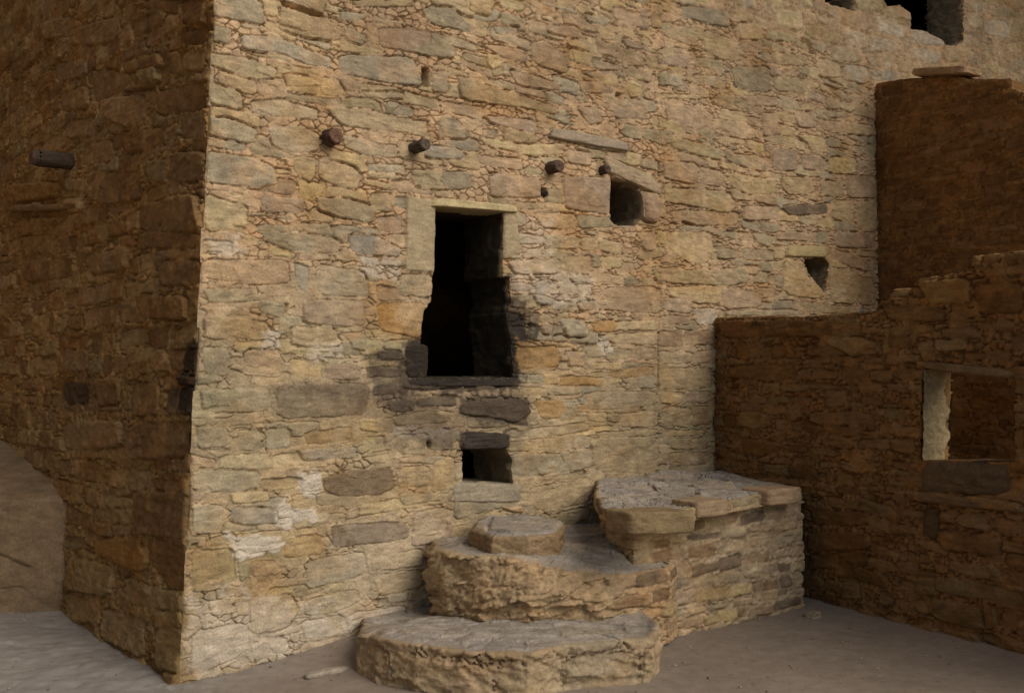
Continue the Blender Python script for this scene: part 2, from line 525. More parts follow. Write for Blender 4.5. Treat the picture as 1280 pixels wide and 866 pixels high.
# ------------------------------------------------------------------ TRACED STONES (read off the photograph, laid out in metres on each wall plane)
FA = parse(FR, 240, 0, Z3, """
g 62,0 258,0 275,85 250,95 60,55
g10 330,0 500,0 492,55 440,48 340,5
t12 325,25 480,65 560,110 550,155 440,145 330,110
g 50,90 150,105 150,165 50,150
b8 180,130 320,140 430,185 520,215 525,255 440,245 330,200 190,185
g 50,190 200,215 315,255 310,295 240,300 60,240
g 545,205 830,210 862,325 720,310 560,275
p 695,100 860,110 956,150 956,215 700,175
t 340,275 480,290 545,300 590,360 500,360 360,340
n 60,300 190,345 190,415 60,385
t 220,375 330,365 475,410 470,450 360,440 225,425
n 45,430 170,450 250,490 225,540 50,500
t 280,475 400,470 480,500 475,565 380,575 300,545
t 490,400 640,410 820,445 885,450 880,495 740,495 560,470
t 560,500 770,550 770,590 640,580 565,545
g 50,565 230,585 310,625 320,680 240,700 50,680
t 375,580 465,590 462,655 440,680 385,650
t 470,590 600,620 635,665 620,710 540,695 470,660
y 50,720 210,770 205,866 50,866
p 250,730 420,740 415,800 260,795
g 470,735 600,745 690,780 680,835 560,815 470,780
g 895,265 956,268 956,345 898,345
g 640,345 790,345 795,370 660,368
g 560,100 650,130 640,170 570,150
g 860,30 956,25 956,110 880,80
g 550,40 640,50 630,85 555,80
y 650,645 780,655 785,670 660,668
g 820,630 950,640 956,710 840,700
b 885,540 956,545 956,590 890,585
g 250,840 400,840 420,866 240,866
p 690,810 785,800 785,866 700,866
t 600,0 820,0 830,25 610,30
t 660,60 850,95 700,90
t 830,500 880,460 885,520
t 80,120 85,125 81,130
""")
FB = parse(FR, 240, 290, Z3, """
g 260,0 400,0 560,30 555,80 470,75 370,70 270,25
b 590,10 690,15 780,60 775,95 640,85 595,70
p 40,100 360,105 370,190 240,200 40,170
b 385,110 440,130 435,235 390,200
b 465,115 640,145 665,200 660,245 470,235
n 40,210 240,215 250,260 60,265
p 415,255 640,255 650,345 600,355 415,340
n 250,255 350,260 345,325 260,300
t 45,310 260,330 300,370 280,405 50,400
o 690,265 880,260 862,400 700,365
t 370,355 540,360 560,430 380,425
n 40,430 140,430 135,540 45,530
p 195,440 335,440 335,535 200,530
t 370,470 490,480 485,545 375,545
p 500,495 635,490 630,555 500,550
d 800,425 880,420 885,545 800,540
d 690,440 780,445 780,480 695,475
d 650,500 785,510 785,540 655,545
n 30,585 285,590 285,670 40,675
d4 320,570 665,565 655,680 540,690 315,695
d 675,575 765,560 765,610 680,610
k 735,635 835,625 830,670 740,670
g 20,725 135,735 135,800 20,810
n 170,740 260,740 260,820 175,815
g 275,740 365,735 370,805 275,810
o 420,750 600,725 600,780 425,795
b 400,815 610,800 620,845 420,850
g 755,760 880,750 885,835 755,820
g 885,760 950,755 945,815 890,815
t 750,685 956,670 956,710 770,725
g 640,770 720,760 725,810 650,810
t 780,170 905,160 900,245 790,235
g 590,385 650,385 650,440 600,435
g 850,840 950,835 956,866 850,866
t 160,0 250,20 230,50
p 560,380 640,370 640,440
""")
FC = parse(FR, 240, 576, Z3, """
n 0,30 250,35 255,95 180,120 0,110
d 490,60 740,15 760,100 700,125 560,135 495,110
t 765,30 890,20 885,100 770,100
t 895,30 956,15 956,110 900,110
y 620,165 940,125 945,160 780,185 625,205
b 150,170 315,180 325,235 200,240 145,220
y 135,120 285,110 290,150 150,160
n 0,160 120,165 115,270 0,270
d 525,240 800,225 815,290 640,310 525,325
t 825,195 956,170 950,270 830,285
n 375,200 525,195 500,240 380,255
o 350,290 490,275 500,345 340,365
n 0,330 160,325 165,450 60,490 0,490
n 170,330 215,345 215,430 175,455
t 665,365 860,325 870,390 780,400 670,412
t 670,430 860,400 870,470 700,505
g 430,375 540,350 650,340 655,420 540,455 430,480
t 420,525 540,490 620,480 625,530 520,570 420,578
e 410,600 570,572 580,650 420,668
e 585,570 800,535 800,590 620,620 590,640
e0 0,640 205,600 215,700 140,750 20,800 0,790
t 215,510 375,500 400,555 360,620 220,650
t 155,510 215,505 210,580 165,575
e 220,680 350,655 365,700 330,730 220,745
e 405,680 590,650 600,700 500,750 410,770
t 60,520 150,515 150,570 70,580
p 220,370 330,370 330,425 225,430
t 810,530 865,515 865,560 815,570
g 70,500 ,5
""".replace("g 70,500 ,5", "g 640,450 670,450 660,520 635,510"))
FD = parse(FR, 520, 0, Z3, """
g 40,25 130,25 210,100 200,125 50,80
g 0,115 100,130 150,190 140,220 0,205
t10 150,280 290,330 450,375 530,400 525,428 380,400 170,375
p8 430,160 480,150 570,220 565,280 430,235
p 240,165 330,170 420,210 410,240 320,215
y 265,200 310,205 325,240 290,265 268,235
p 165,225 280,260 300,300 180,250
p 350,260 450,280 545,320 530,340 380,320
g 430,0 600,40 610,60 500,25
g 630,50 720,70 715,100 640,80
p 740,25 850,55 860,105 790,90 740,65
p 770,140 855,170 855,190 780,175
p 255,430 440,445 460,490 450,500 280,460
y6 230,510 400,540 555,535 550,580 440,585 260,545
g 85,435 150,440 205,510 180,520 80,515
b 30,545 130,545 185,575 170,595 40,590
g12 495,480 600,485 790,545 790,570 680,560 510,510
p 600,400 680,400 700,460 640,465
p 610,300 720,310 740,350 620,345
g 610,265 770,265 770,290 680,300
y 680,265 755,270 755,325 680,320
y 790,300 830,310 850,360 800,365 785,335
p 730,405 850,405 865,450 740,440
p 225,580 400,590 400,640 240,615
p12 550,660 720,660 735,690 730,805 560,780 550,720
p 560,555 650,570 655,620 570,610
p 270,650 470,660 470,740 280,735
y14 740,600 890,655 890,690 830,700 730,660
p26 805,705 905,730 905,830 860,830 815,780
p 450,790 600,800 600,855 470,850
n 600,800 735,815 735,850 610,855
g 0,640 200,640 215,700 150,710 0,700
p 640,350 700,420 690,400
g 290,100 380,100 380,130 300,125
p 480,90 600,100 640,150 560,140 490,120
t 210,0 300,0 280,60 200,40
y 310,0 420,5 400,45 320,30
t 730,130 770,130 765,190 735,190
t 870,10 920,20 920,110 880,100
t 900,190 956,170 956,230 905,240
g 905,280 956,260 956,320 910,320
p 930,395 956,390 956,450 935,450
g 935,510 956,500 956,560 938,550
y 925,690 956,680 956,740 930,740
p 580,560 590,560 585,570
""")
FE = parse(FR, 500, 240, Z36, """
t 620,90 800,110 790,170 700,165 625,140
t 740,290 866,290 866,370 750,370
k10 470,378 500,378 503,512 470,512
p 508,405 600,415 600,445 510,450
b 610,410 665,390 670,460 620,470
g16 600,460 690,480 680,515 620,505
t18 580,545 625,550 620,600 585,595
p14 640,590 690,600 680,645 640,635
g20 730,600 790,570 845,620 840,655 740,650
g 690,650 730,640 735,675 695,675
p10 745,720 830,720 830,790 760,785
o 520,700 715,690 720,790 530,800
g 0,370 130,370 150,460 0,460
t 640,540 680,560 700,600 640,590
t 480,310 720,300 720,370 520,370
""")
FF_ = parse(FR, 500, 440, Z36, """
k12 15,130 270,125 265,160 120,170 10,160
k 75,210 250,195 255,245 80,245
k 0,215 50,215 60,270 0,275
y 70,265 240,268 235,310 100,330 0,325
k20 270,230 430,210 560,215 590,270 520,320 400,290 270,280
k18 275,372 345,375 480,350 490,375 430,425 275,438
y18 350,360 490,352 495,400 430,430 350,430
e10 340,150 400,135 450,175 440,205 350,205
g 490,460 760,460 770,520 700,550 520,565
o 600,215 800,215 800,290 640,305
t 640,340 850,320 866,350 700,385
g 245,605 540,600 550,690 400,715 245,760
t 580,610 866,570 866,680 620,720
t 155,480 245,470 245,600 150,625
t 0,520 130,510 130,600 0,620
p 60,720 210,710 210,800 70,830
t 720,720 860,700 850,750 730,800
n 0,640 220,635 220,680 0,715
p 0,475 130,475 130,500 0,500
g 0,370 125,360 130,450 0,465
g 135,350 200,345 235,350 235,440 140,440
o 400,690 560,700 560,730
t 720,470 866,440 866,520 770,540
k 420,125 540,120 520,160 430,160
""")
FG = parse(FR, 700, 340, 577/200., """
g14 0,170 60,170 90,200 80,235 20,235
o 120,175 200,175 200,215 125,215
y 205,180 350,175 350,210 205,210
t 130,225 355,215 355,265 200,260
t 285,80 365,80 365,150 290,145
p 60,110 215,100 215,135 70,140
p 370,90 475,95 475,150 375,140
y 480,85 577,80 577,110 485,115
p 375,155 470,160 470,190 375,190
e 480,130 570,130 570,190 500,190
r 360,215 440,210 445,270 360,270
r 450,215 560,210 560,260 450,265
t 355,285 480,290 470,330 360,335
p 490,285 570,280 570,325 490,330
t 365,345 545,345 550,415 460,420 365,425
t 90,435 345,430 345,480 220,495 100,500
t 355,430 445,435 440,475 360,475
p 455,435 545,430 545,475 455,470
o 150,365 340,335 340,375 200,385
g 275,375 340,370 340,420 280,420
g 0,460 70,460 60,530 0,540
t 215,510 350,500 350,560 220,560
t 365,490 470,490 470,560 370,555
t 130,580 350,565 340,590 140,600
t 110,600 355,590 355,730 130,720
p 475,480 545,485 545,550 480,555
t 380,570 530,570 500,590 385,595
t 400,600 540,600 530,640 400,640
p 390,650 560,650 540,690 395,700
b 0,650 40,650 35,730 0,730
p 20,285 95,290 90,330 30,330
o 0,375 160,380 150,410 0,410
""")
FH = parse(FR, 800, 290, Z3, """
p 0,0 60,0 60,80 10,90
t 100,0 270,0 280,70 250,120 180,115 110,70
y10 40,130 200,145 400,130 410,190 330,200 150,195 60,185
t 0,50 90,55 100,90 0,110
t 280,50 360,70 360,100 290,100
p -130,205 80,200 80,300 0,305 -130,290
t 105,205 300,200 300,270 205,265 110,240
p 305,205 460,230 455,280 310,290
y14 545,52 695,50 695,95 550,92
t8 540,100 610,110 620,160 690,240 660,250 540,235
t12 700,140 790,140 825,210 800,270 715,265 705,200
p10 700,60 800,80 850,130 850,150 780,130 720,100
p 510,0 630,0 630,35 515,30
g 640,0 710,0 705,45 640,40
p 720,0 880,0 870,60 730,60
t 600,255 740,275 740,305 620,300
t 380,60 500,70 500,110 390,105
p 380,125 450,130 440,160 390,155
p 810,170 870,170 880,270 820,275
t 320,295 590,290 580,315 320,312
p 75,320 170,330 170,345 80,345
g 420,0 490,10 490,60 440,40
""")
FI = parse(FR, 800, 0, Z3, """
g 155,20 330,40 335,105 250,90 150,60
g 80,80 210,110 215,175 180,170 85,130
t 240,110 355,150 365,230 300,225 240,195
y 515,30 605,45 610,105 590,120 510,95
y8 470,110 600,135 595,160 470,150
t 365,85 455,90 455,150 370,150
p 370,150 460,155 460,200 380,195
p 65,200 190,210 190,255 70,240
g 340,250 480,250 490,350 360,330
t 490,190 620,210 620,250 500,240
g 500,285 610,290 625,350 505,340
y 75,350 230,355 225,375 90,365
p6 90,385 240,400 250,470 220,490 110,450
y6 100,505 240,540 305,560 305,600 200,575 100,545
g 310,565 470,590 470,645 330,605
p 490,555 585,560 585,640 490,635
p 600,575 690,590 690,640 605,630
g 80,265 160,285 155,330 85,310
t 200,280 300,285 325,340 210,310
y 330,645 510,675 500,725 410,730 335,690
p 85,600 215,610 215,690 90,670
p 220,620 315,640 310,700 225,690
y6 90,700 330,715 360,770 330,800 200,770 90,755
p 385,770 520,770 520,820 390,825
t 530,660 640,665 655,720 560,730 525,700
d 525,770 700,760 700,800 560,805
y8 575,500 690,515 700,575 640,565 620,530
p 400,355 520,365 515,400 400,395
t 285,350 350,360 345,400 290,400
p 455,420 510,425 530,500 460,510
t 665,215 750,235 750,290 670,290
t 760,245 845,260 850,310 765,300
e6 760,110 850,130 850,180 765,175
e6 860,140 950,150 956,195 865,190
e8 885,60 956,75 956,140 890,115
y 800,0 905,0 905,45 815,40
p 700,50 800,30 870,60 870,110 790,105
t 625,90 690,95 750,130 740,165 680,160 620,130
t 715,170 830,180 830,235 720,230
t 850,200 945,205 945,255 860,250
b 860,270 956,265 956,300 870,300
b 680,290 760,325 740,335 680,310
t 655,150 700,170 690,205 660,190
t 700,415 765,420 760,440 700,440
p 675,450 765,455 760,500 680,485
t 770,455 870,470 870,510 770,500
y 850,540 885,545 885,590 850,590
y 710,585 810,590 810,650 710,650
p 815,600 885,600 885,640 820,640
t 670,670 760,680 765,740 680,730
t 715,745 800,750 800,830 720,820
p 770,650 885,655 885,740 775,740
t 810,750 885,750 885,866 815,866
p 575,415 660,420 660,480 590,475
p 0,30 30,30 30,110 0,110
p 110,785 380,790 370,845 120,840
""")
FJ = parse(FR, 1020, 0, 1280/260., """
e10 375,100 555,170 550,235 520,240 375,190
e12 445,30 500,35 580,75 580,130 540,130 430,80
e12 600,180 650,185 780,250 780,285 700,280 585,255
e6 580,290 765,320 765,385 680,390 580,350
e6 350,225 520,270 520,325 430,320 350,295
e8 175,180 320,210 320,300 260,305 165,250
t 85,290 200,310 195,385 95,365
t 205,320 285,330 285,385 205,380
e 300,330 470,340 470,430 320,390
e 180,395 310,410 330,500 280,520 175,470
t 505,370 650,390 650,440 560,450 510,440
t 650,400 770,385 760,400
b 350,430 520,440 510,500 340,490
t 770,310 880,300 880,380 800,380
e 945,0 1050,20 1055,75 950,60
e10 920,80 1000,80 1030,130 1010,180 930,165
e10 1030,130 1150,130 1185,190 1170,245 1050,210 1030,170
e 910,205 965,215 965,265 910,270
g 1060,60 1180,50 1195,110 1080,100
t 890,290 960,290 960,320 900,315
t 1180,270 1270,260 1270,330 1190,330
t 1180,120 1280,110 1280,200 1200,220
t 1190,0 1280,0 1280,60 1200,50
p 60,30 110,30 250,60 360,90 350,160 300,200 180,160 70,100
p 70,110 150,110 150,240 80,230
""")
F_ALL = FA + FE + FF_ + FB + FC + FD + FG + FH + FI + FJ
S_ALL = parse(SD, 0, 0, Z3, """
p 165,85 275,60 280,130 170,150
p 260,110 440,60 455,120 420,160 265,175
r 485,80 600,30 620,80 500,150
r 670,0 770,0 765,95 680,90
r 675,130 765,95 765,170 680,165
p 690,205 765,180 765,265 690,270
r 620,200 670,190 670,280 625,275
r12 455,235 600,200 615,250 470,275
t24 530,270 595,250 600,305 545,320
r 585,340 760,305 765,410 590,435
p 340,265 440,260 455,340 345,390
p 190,235 320,220 330,280 215,310
p 215,350 330,320 335,400 230,420
p12 395,375 540,350 550,440 480,480 400,440
p 245,460 350,430 355,510 250,520
r 445,495 620,475 620,540 470,575
p 305,545 420,520 430,600 305,625
p 675,445 765,420 760,515 675,520
r 645,575 755,565 750,680 650,680
g 550,600 620,595 620,680 555,685
r10 340,650 520,635 540,740 400,770 340,740
g 240,665 330,670 325,720 245,710
r 520,770 740,720 750,866 520,866
r 485,15 580,0 660,0 660,60
o18 30,690 220,680 215,740 30,760
t24 255,745 315,740 315,790 255,795
""") + parse(SD, 0, 290, Z3, """
g 70,20 195,5 200,75 80,80
r 90,110 265,95 270,170 100,190
p 330,90 480,50 480,140 340,160
r 535,0 740,0 740,60 540,60
r 355,545 450,540 455,640 370,650
d 235,560 330,560 330,640 250,645
d 620,585 740,575 740,680 625,680
r 490,560 600,560 600,680 490,690
t8 470,430 560,430 560,490 475,500
r 620,440 740,430 740,520 650,520
p 230,440 330,440 330,520 235,520
r 480,720 720,700 710,840 490,850
p 230,710 460,700 460,800 230,820
r 600,110 740,100 740,200 600,200
r 500,230 700,240 700,330 520,320
""") + parse(SD, 0, 576, Z3, """
r10 515,110 705,125 700,300 520,270
g 335,175 500,180 505,240 340,230
g 225,280 310,285 310,330 230,325
g12 250,350 430,395 420,505 240,480
n 460,430 620,480 680,500 680,570 465,535
r 560,290 690,300 690,490 620,480 560,370
o 350,290 520,280 560,370 540,420 340,350
g 380,545 540,590 545,740 380,660
g 230,490 330,520 370,610 250,600
n 575,620 685,620 680,800 580,770
""")
P_ALL = parse(PT, 800, 290, Z3, """
r 305,330 500,330 500,390 310,395
o 355,400 405,420 400,480 360,470
r10 505,350 600,330 700,340 690,390 520,390
t14 695,395 830,390 890,420 890,450 800,465 700,420
r 330,500 560,490 590,540 500,560 330,545
t14 380,670 480,680 490,720 440,740 370,720
p14 550,660 590,635 610,690 570,710
p10 640,680 850,690 845,715 700,725 640,710
o 380,770 500,780 520,820 440,840 380,820
p 690,590 770,590 770,650 690,655
""") + parse(PT, 960, 290, Z3, """
t12 215,400 350,390 420,430 400,460 300,450
r 420,270 660,280 660,335 450,330
t14 560,185 750,170 755,270 600,265
r 760,190 950,190 950,300 790,310
p 640,360 770,350 800,400 650,400
r -100,330 240,330 240,385 -90,390
d6 565,860 880,870 880,866
r 450,380 540,390 530,440 450,430
p10 160,670 370,675 370,715 160,715
""") + parse(PT, 960, 576, Z3, """
d-20 590,10 890,30 890,85 590,95
p22 545,110 780,135 950,160 950,190 700,170 545,150
r 150,180 370,190 370,240 160,240
r10 145,260 370,265 380,330 150,335
r 160,345 260,345 260,400 170,400
r12 640,255 860,280 865,360 650,330
g 670,365 870,400 880,460 680,410
g 620,430 800,450 950,500 950,530 800,520 630,490
g14 610,510 800,545 812,635 620,590
p12 810,535 855,545 860,620 815,635
p16 340,545 440,590 430,630 340,600
p16 440,570 520,590 520,645 450,630
p18 530,610 640,610 645,665 560,660
p18 655,620 795,650 790,700 665,680
p 280,440 340,450 350,520 280,510
r 155,485 250,490 260,560 160,545
d 580,170 640,180 630,300 580,280
p 870,560 940,570 930,640 870,620
""")

# ------------------------------------------------------------------ HOUSE (front wall + side wall)
house = empty('stone_house', O0, 'large ancient sandstone masonry house with keyhole-like dark doorway and beam ends', 'building')
door = [(545, 261), (629, 265), (629, 300), (630, 345), (638, 348), (639, 380), (634, 392), (640, 430), (643, 471), (535, 473),
        (535, 432), (527, 429), (527, 405), (532, 388), (541, 376), (543, 345)]
vent = [(580, 561), (634, 560), (641, 574), (643, 604), (580, 602)]
nicheA = [(763, 223), (797, 232), (801, 250), (803, 272), (797, 281), (768, 281), (763, 272)]
nicheB = [(1006, 324), (1031, 322), (1036, 332), (1034, 352), (1034, 366), (1020, 352), (1010, 340)]
breach = [(1035, -70), (1033, 2), (1048, 8), (1069, 14), (1071, -8), (1103, -6), (1106, 2), (1110, 8), (1125, 6), (1139, 18), (1139, 36), (1158, 39),
          (1178, 50), (1180, 55), (1196, 57), (1205, 51), (1206, 18), (1209, -70)]
u_end = 13.5
def nu_axis():
    a = [0.0]
    while a[-1] < u_end:
        a.append(a[-1] + .0042 + .0009 * a[-1])
    return np.array(a)
ua = nu_axis(); va = np.concatenate([np.arange(-.10, 3.9, .0046), np.arange(3.9, 4.6, .0060), np.arange(4.6, 6.6, .012)])
holesF = [FR.poly(q) for q in (door, vent, nicheA, nicheB, breach)]
recF = [(zp(FR, 240, 0, Z3, '862,250 884,250 886,325 866,320'), .05), (zp(FR, 240, 0, Z3, '330,2 490,52 492,66 440,62 335,18'), .045),
        (zp(FR, 240, 0, Z3, '832,222 846,226 842,240 834,238'), .04),
        (zp(FR, 520, 0, Z3, '470,700 490,705 495,735 470,730'), .05), (zp(FR, 520, 0, Z3, '20,250 45,255 42,325 25,320'), .05),
        (zp(FR, 520, 0, Z3, '902,600 914,605 912,665 900,660'), .05), (zp(FR, 800, 0, Z3, '154,825 205,836 205,845 154,835'), .06),
        (zp(FR, 800, 0, Z3, '602,140 645,150 660,205 625,200 610,175'), .05), (zp(FR, 800, 0, Z3, '336,80 362,100 364,150 345,130'), .04),
        (zp(FR, 500, 440, Z36, '125,400 140,405 138,430 128,430'), .04), (zp(FR, 240, 290, Z3, '880,780 893,785 890,810 882,808'), .03),
        (zp(FR, 240, 290, Z3, '350,265 362,268 358,305 350,300'), .03), (zp(FR, 240, 576, Z3, '680,515 730,508 735,530 670,528'), .03),
        (zp(FR, 240, 576, Z3, '0,310 24,309 24,320 0,321'), .03), (zp(FR, 520, 0, Z3, '745,345 770,350 765,375 745,365'), .04),
        (zp(FR, 520, 0, Z3, '270,640 308,643 308,649 272,648'), .03),
        (zp(FR, 700, 340, 2.885, '352,215 358,215 360,425 354,425'), .035)]
crkF = [(FR.poly([(828, 60), (817, 110), (823, 150), (829, 200), (822, 240), (824, 300), (823, 357), (824, 420), (822, 485), (824, 560), (826, 592)]), .018, .008),
        (FR.poly([(1093, 110), (1096, 180), (1094, 260), (1097, 370)]), .012, .008),
        (FR.poly([(326, 10), (350, 30), (395, 45), (424, 60)]), .015, .008),
        (FR.poly([(713, 60), (724, 100), (716, 140), (720, 160)]), .014, .007),
        (FR.poly([(1205, 60), (1220, 80), (1215, 110), (1228, 150)]), .012, .008)]
patF = [
    (FR.poly([(372, 592), (398, 588), (405, 612), (385, 626), (372, 610)]), 'w', .95, .02),
    (FR.poly([(345, 628), (358, 622), (362, 640), (395, 636), (392, 650), (366, 655), (355, 668), (345, 650)]), 'w', .95, .02),
    (FR.poly([(282, 665), (310, 672), (345, 668), (360, 680), (330, 695), (300, 696)]), 'w', .95, .02),
    (FR.poly([(744, 420), (760, 422), (766, 440), (750, 446)]), 'w', .8, .02),
    (FR.poly([(325, 412), (352, 415), (350, 435), (328, 434)]), 'w', .75, .025),
    (FR.poly([(262, 300), (300, 292), (305, 320), (265, 322)]), 'w', .6, .04),
    (FR.poly([(450, 320), (500, 325), (498, 350), (455, 345)]), 'w', .55, .03),
    (FR.poly([(390, 430), (430, 430), (425, 450), (385, 450)]), 'w', .5, .03),
    (FR.poly([(490, 535), (560, 535), (555, 550), (495, 548)]), 'w', .6, .02),
    (FR.poly([(640, 335), (740, 345), (745, 380), (690, 385), (645, 365)]), 'w', .45, .05),
    (FR.poly([(640, 270), (690, 275), (690, 320), (640, 330)]), 'w', .35, .05),
    (FR.poly([(230, 740), (420, 760), (450, 800), (240, 860)]), 'w', .55, .14),
    (FR.poly([(430, 650), (560, 640), (560, 760), (420, 800)]), 'w', .22, .14),
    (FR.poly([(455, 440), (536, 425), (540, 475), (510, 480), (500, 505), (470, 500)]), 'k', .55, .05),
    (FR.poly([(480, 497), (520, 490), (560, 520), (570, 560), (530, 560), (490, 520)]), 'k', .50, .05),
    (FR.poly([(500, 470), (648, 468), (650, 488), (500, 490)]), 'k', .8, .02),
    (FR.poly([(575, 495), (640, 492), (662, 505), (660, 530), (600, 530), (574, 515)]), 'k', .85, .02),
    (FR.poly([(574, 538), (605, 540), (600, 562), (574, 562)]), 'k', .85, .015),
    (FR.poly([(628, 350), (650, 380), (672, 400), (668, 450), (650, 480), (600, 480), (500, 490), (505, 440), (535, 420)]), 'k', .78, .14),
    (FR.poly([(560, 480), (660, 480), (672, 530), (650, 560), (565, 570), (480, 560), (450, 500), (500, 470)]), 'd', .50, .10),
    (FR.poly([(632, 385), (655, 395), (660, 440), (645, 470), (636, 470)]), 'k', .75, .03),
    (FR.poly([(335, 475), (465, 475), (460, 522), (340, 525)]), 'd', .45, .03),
    (FR.poly([(645, 425), (700, 428), (700, 460), (650, 465)]), 'o', .6, .03),
    (FR.poly([(240, 470), (330, 475), (480, 520), (420, 560), (250, 560)]), 'n', .35, .12),
]
optF = dict(seed=3, blend=.10, cw=.0006, lowcr=1.0, vsplit=2.15, auto=[(.075, .13, .16, .40, .85), (.035, .06, .08, .18, .25)], letters='ttggtynp', recess=recF, cracks=crkF, patches=patF,
            rubble=[FR.poly([(642, 340), (690, 335), (745, 360), (765, 400), (760, 445), (700, 455), (645, 420)])],
            smooth=[(FR.poly([(508, 245), (546, 252), (544, 340), (507, 338)]), .012), (FR.poly([(629, 262), (646, 262), (650, 318), (630, 322)]), .012)])
build_wall('front_wall', FR, ua, va, None, holesF, F_ALL, optF, M_WALL, house, corner=True, hole_depth=.42, soot_shade=(.85, .5, .5, .4, .3),
           label='lit front wall of coursed tan sandstone blocks chinked with mud')

uS = [0.0]
while uS[-1] < 6.0: uS.append(uS[-1] + .0065 + .0022 * uS[-1])
uS = np.array(uS); vS = np.concatenate([np.arange(-.1, 4.4, .0078), np.arange(4.4, 6.6, .02)])
WARM = (.80, .62, .40)
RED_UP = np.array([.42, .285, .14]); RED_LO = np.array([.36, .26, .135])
patS = [(SD.poly([(232, 430), (250, 425), (250, 565), (236, 562), (236, 520), (225, 510), (228, 460)]), 'k', .85, .03),
        (SD.poly([(100, 475), (150, 475), (150, 510), (105, 510)]), 'k', .35, .08),
        (SD.poly([(75, 470), (110, 475), (108, 508), (80, 505)]), 'k', .45, .08),
        (SD.poly([(0, 230), (80, 225), (80, 300), (0, 300)]), 'o', .6, .06)]
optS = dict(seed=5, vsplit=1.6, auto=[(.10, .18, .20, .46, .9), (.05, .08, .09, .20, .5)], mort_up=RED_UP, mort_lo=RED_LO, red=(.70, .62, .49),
            patches=patS, letters='prrpgt', crack=.018, cstr=1., amp=1.5, cw=.0005, recess=[(zp(SD, 0, 0, Z3, '460,340 580,320 580,334 470,350'), .04),
            (SD.poly([(10, 262), (100, 256), (104, 266), (60, 272), (12, 272)]), .03)])
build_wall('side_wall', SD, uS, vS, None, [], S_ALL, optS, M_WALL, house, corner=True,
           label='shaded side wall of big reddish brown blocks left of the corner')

# inside of the house: rear and cross walls of the dark rooms
def quad_grid(P00, P10, P01, nu, nv, amp, seed):
    P00, P10, P01 = map(lambda q: np.asarray(q, float), (P00, P10, P01))
    a, b = np.meshgrid(np.linspace(0, 1, nu), np.linspace(0, 1, nv), indexing='ij')
    du, dv = P10 - P00, P01 - P00
    n = np.cross(du, dv); n /= np.linalg.norm(n)
    Lu, Lv = np.linalg.norm(du), np.linalg.norm(dv)
    Uq, Vq = a * Lu, b * Lv
    h, c = fields(Uq, Vq, [], dict(seed=seed, auto=[(.10, .16, .18, .4, .8)], mort_up=RED_UP, mort_lo=RED_LO, red=(.9, .75, .6)), axes=(np.linspace(0, Lu, nu), np.linspace(0, Lv, nv)))
    p = P00 + a[..., None] * du + b[..., None] * dv + (h * amp)[..., None] * n
    return p.reshape(-1, 3), grid_faces(nu, nv), c.reshape(-1, 3)
vs, fs, cs, base = [], [], [], 0
def addq(P00, P10, P01, nu, nv, amp=1., seed=2):
    global base
    v_, f_, c_ = quad_grid(P00, P10, P01, nu, nv, amp, seed)
    vs.append(v_); fs.append(f_ + base); cs.append(c_); base += len(v_)
def FP(u, v, h): return FR.O + u * FR.eu + np.array([0, 0, v]) + h * FR.n
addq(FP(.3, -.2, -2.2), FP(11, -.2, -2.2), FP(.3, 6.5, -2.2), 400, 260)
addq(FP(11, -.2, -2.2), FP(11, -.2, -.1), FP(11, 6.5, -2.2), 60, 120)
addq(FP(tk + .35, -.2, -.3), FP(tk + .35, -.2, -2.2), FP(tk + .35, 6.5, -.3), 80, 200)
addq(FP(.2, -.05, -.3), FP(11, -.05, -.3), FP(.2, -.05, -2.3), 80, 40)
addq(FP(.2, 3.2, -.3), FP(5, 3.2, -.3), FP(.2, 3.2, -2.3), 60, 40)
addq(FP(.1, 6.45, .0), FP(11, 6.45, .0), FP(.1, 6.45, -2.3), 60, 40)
cs = np.vstack(cs); cs[:] = cs * .22  # wall colours darkened to stand in for the shade indoors
mesh_obj('inner_room', np.vstack(vs), np.vstack(fs), cs, M_WALL, house, label='room behind the doorway with shade painted into its walls')

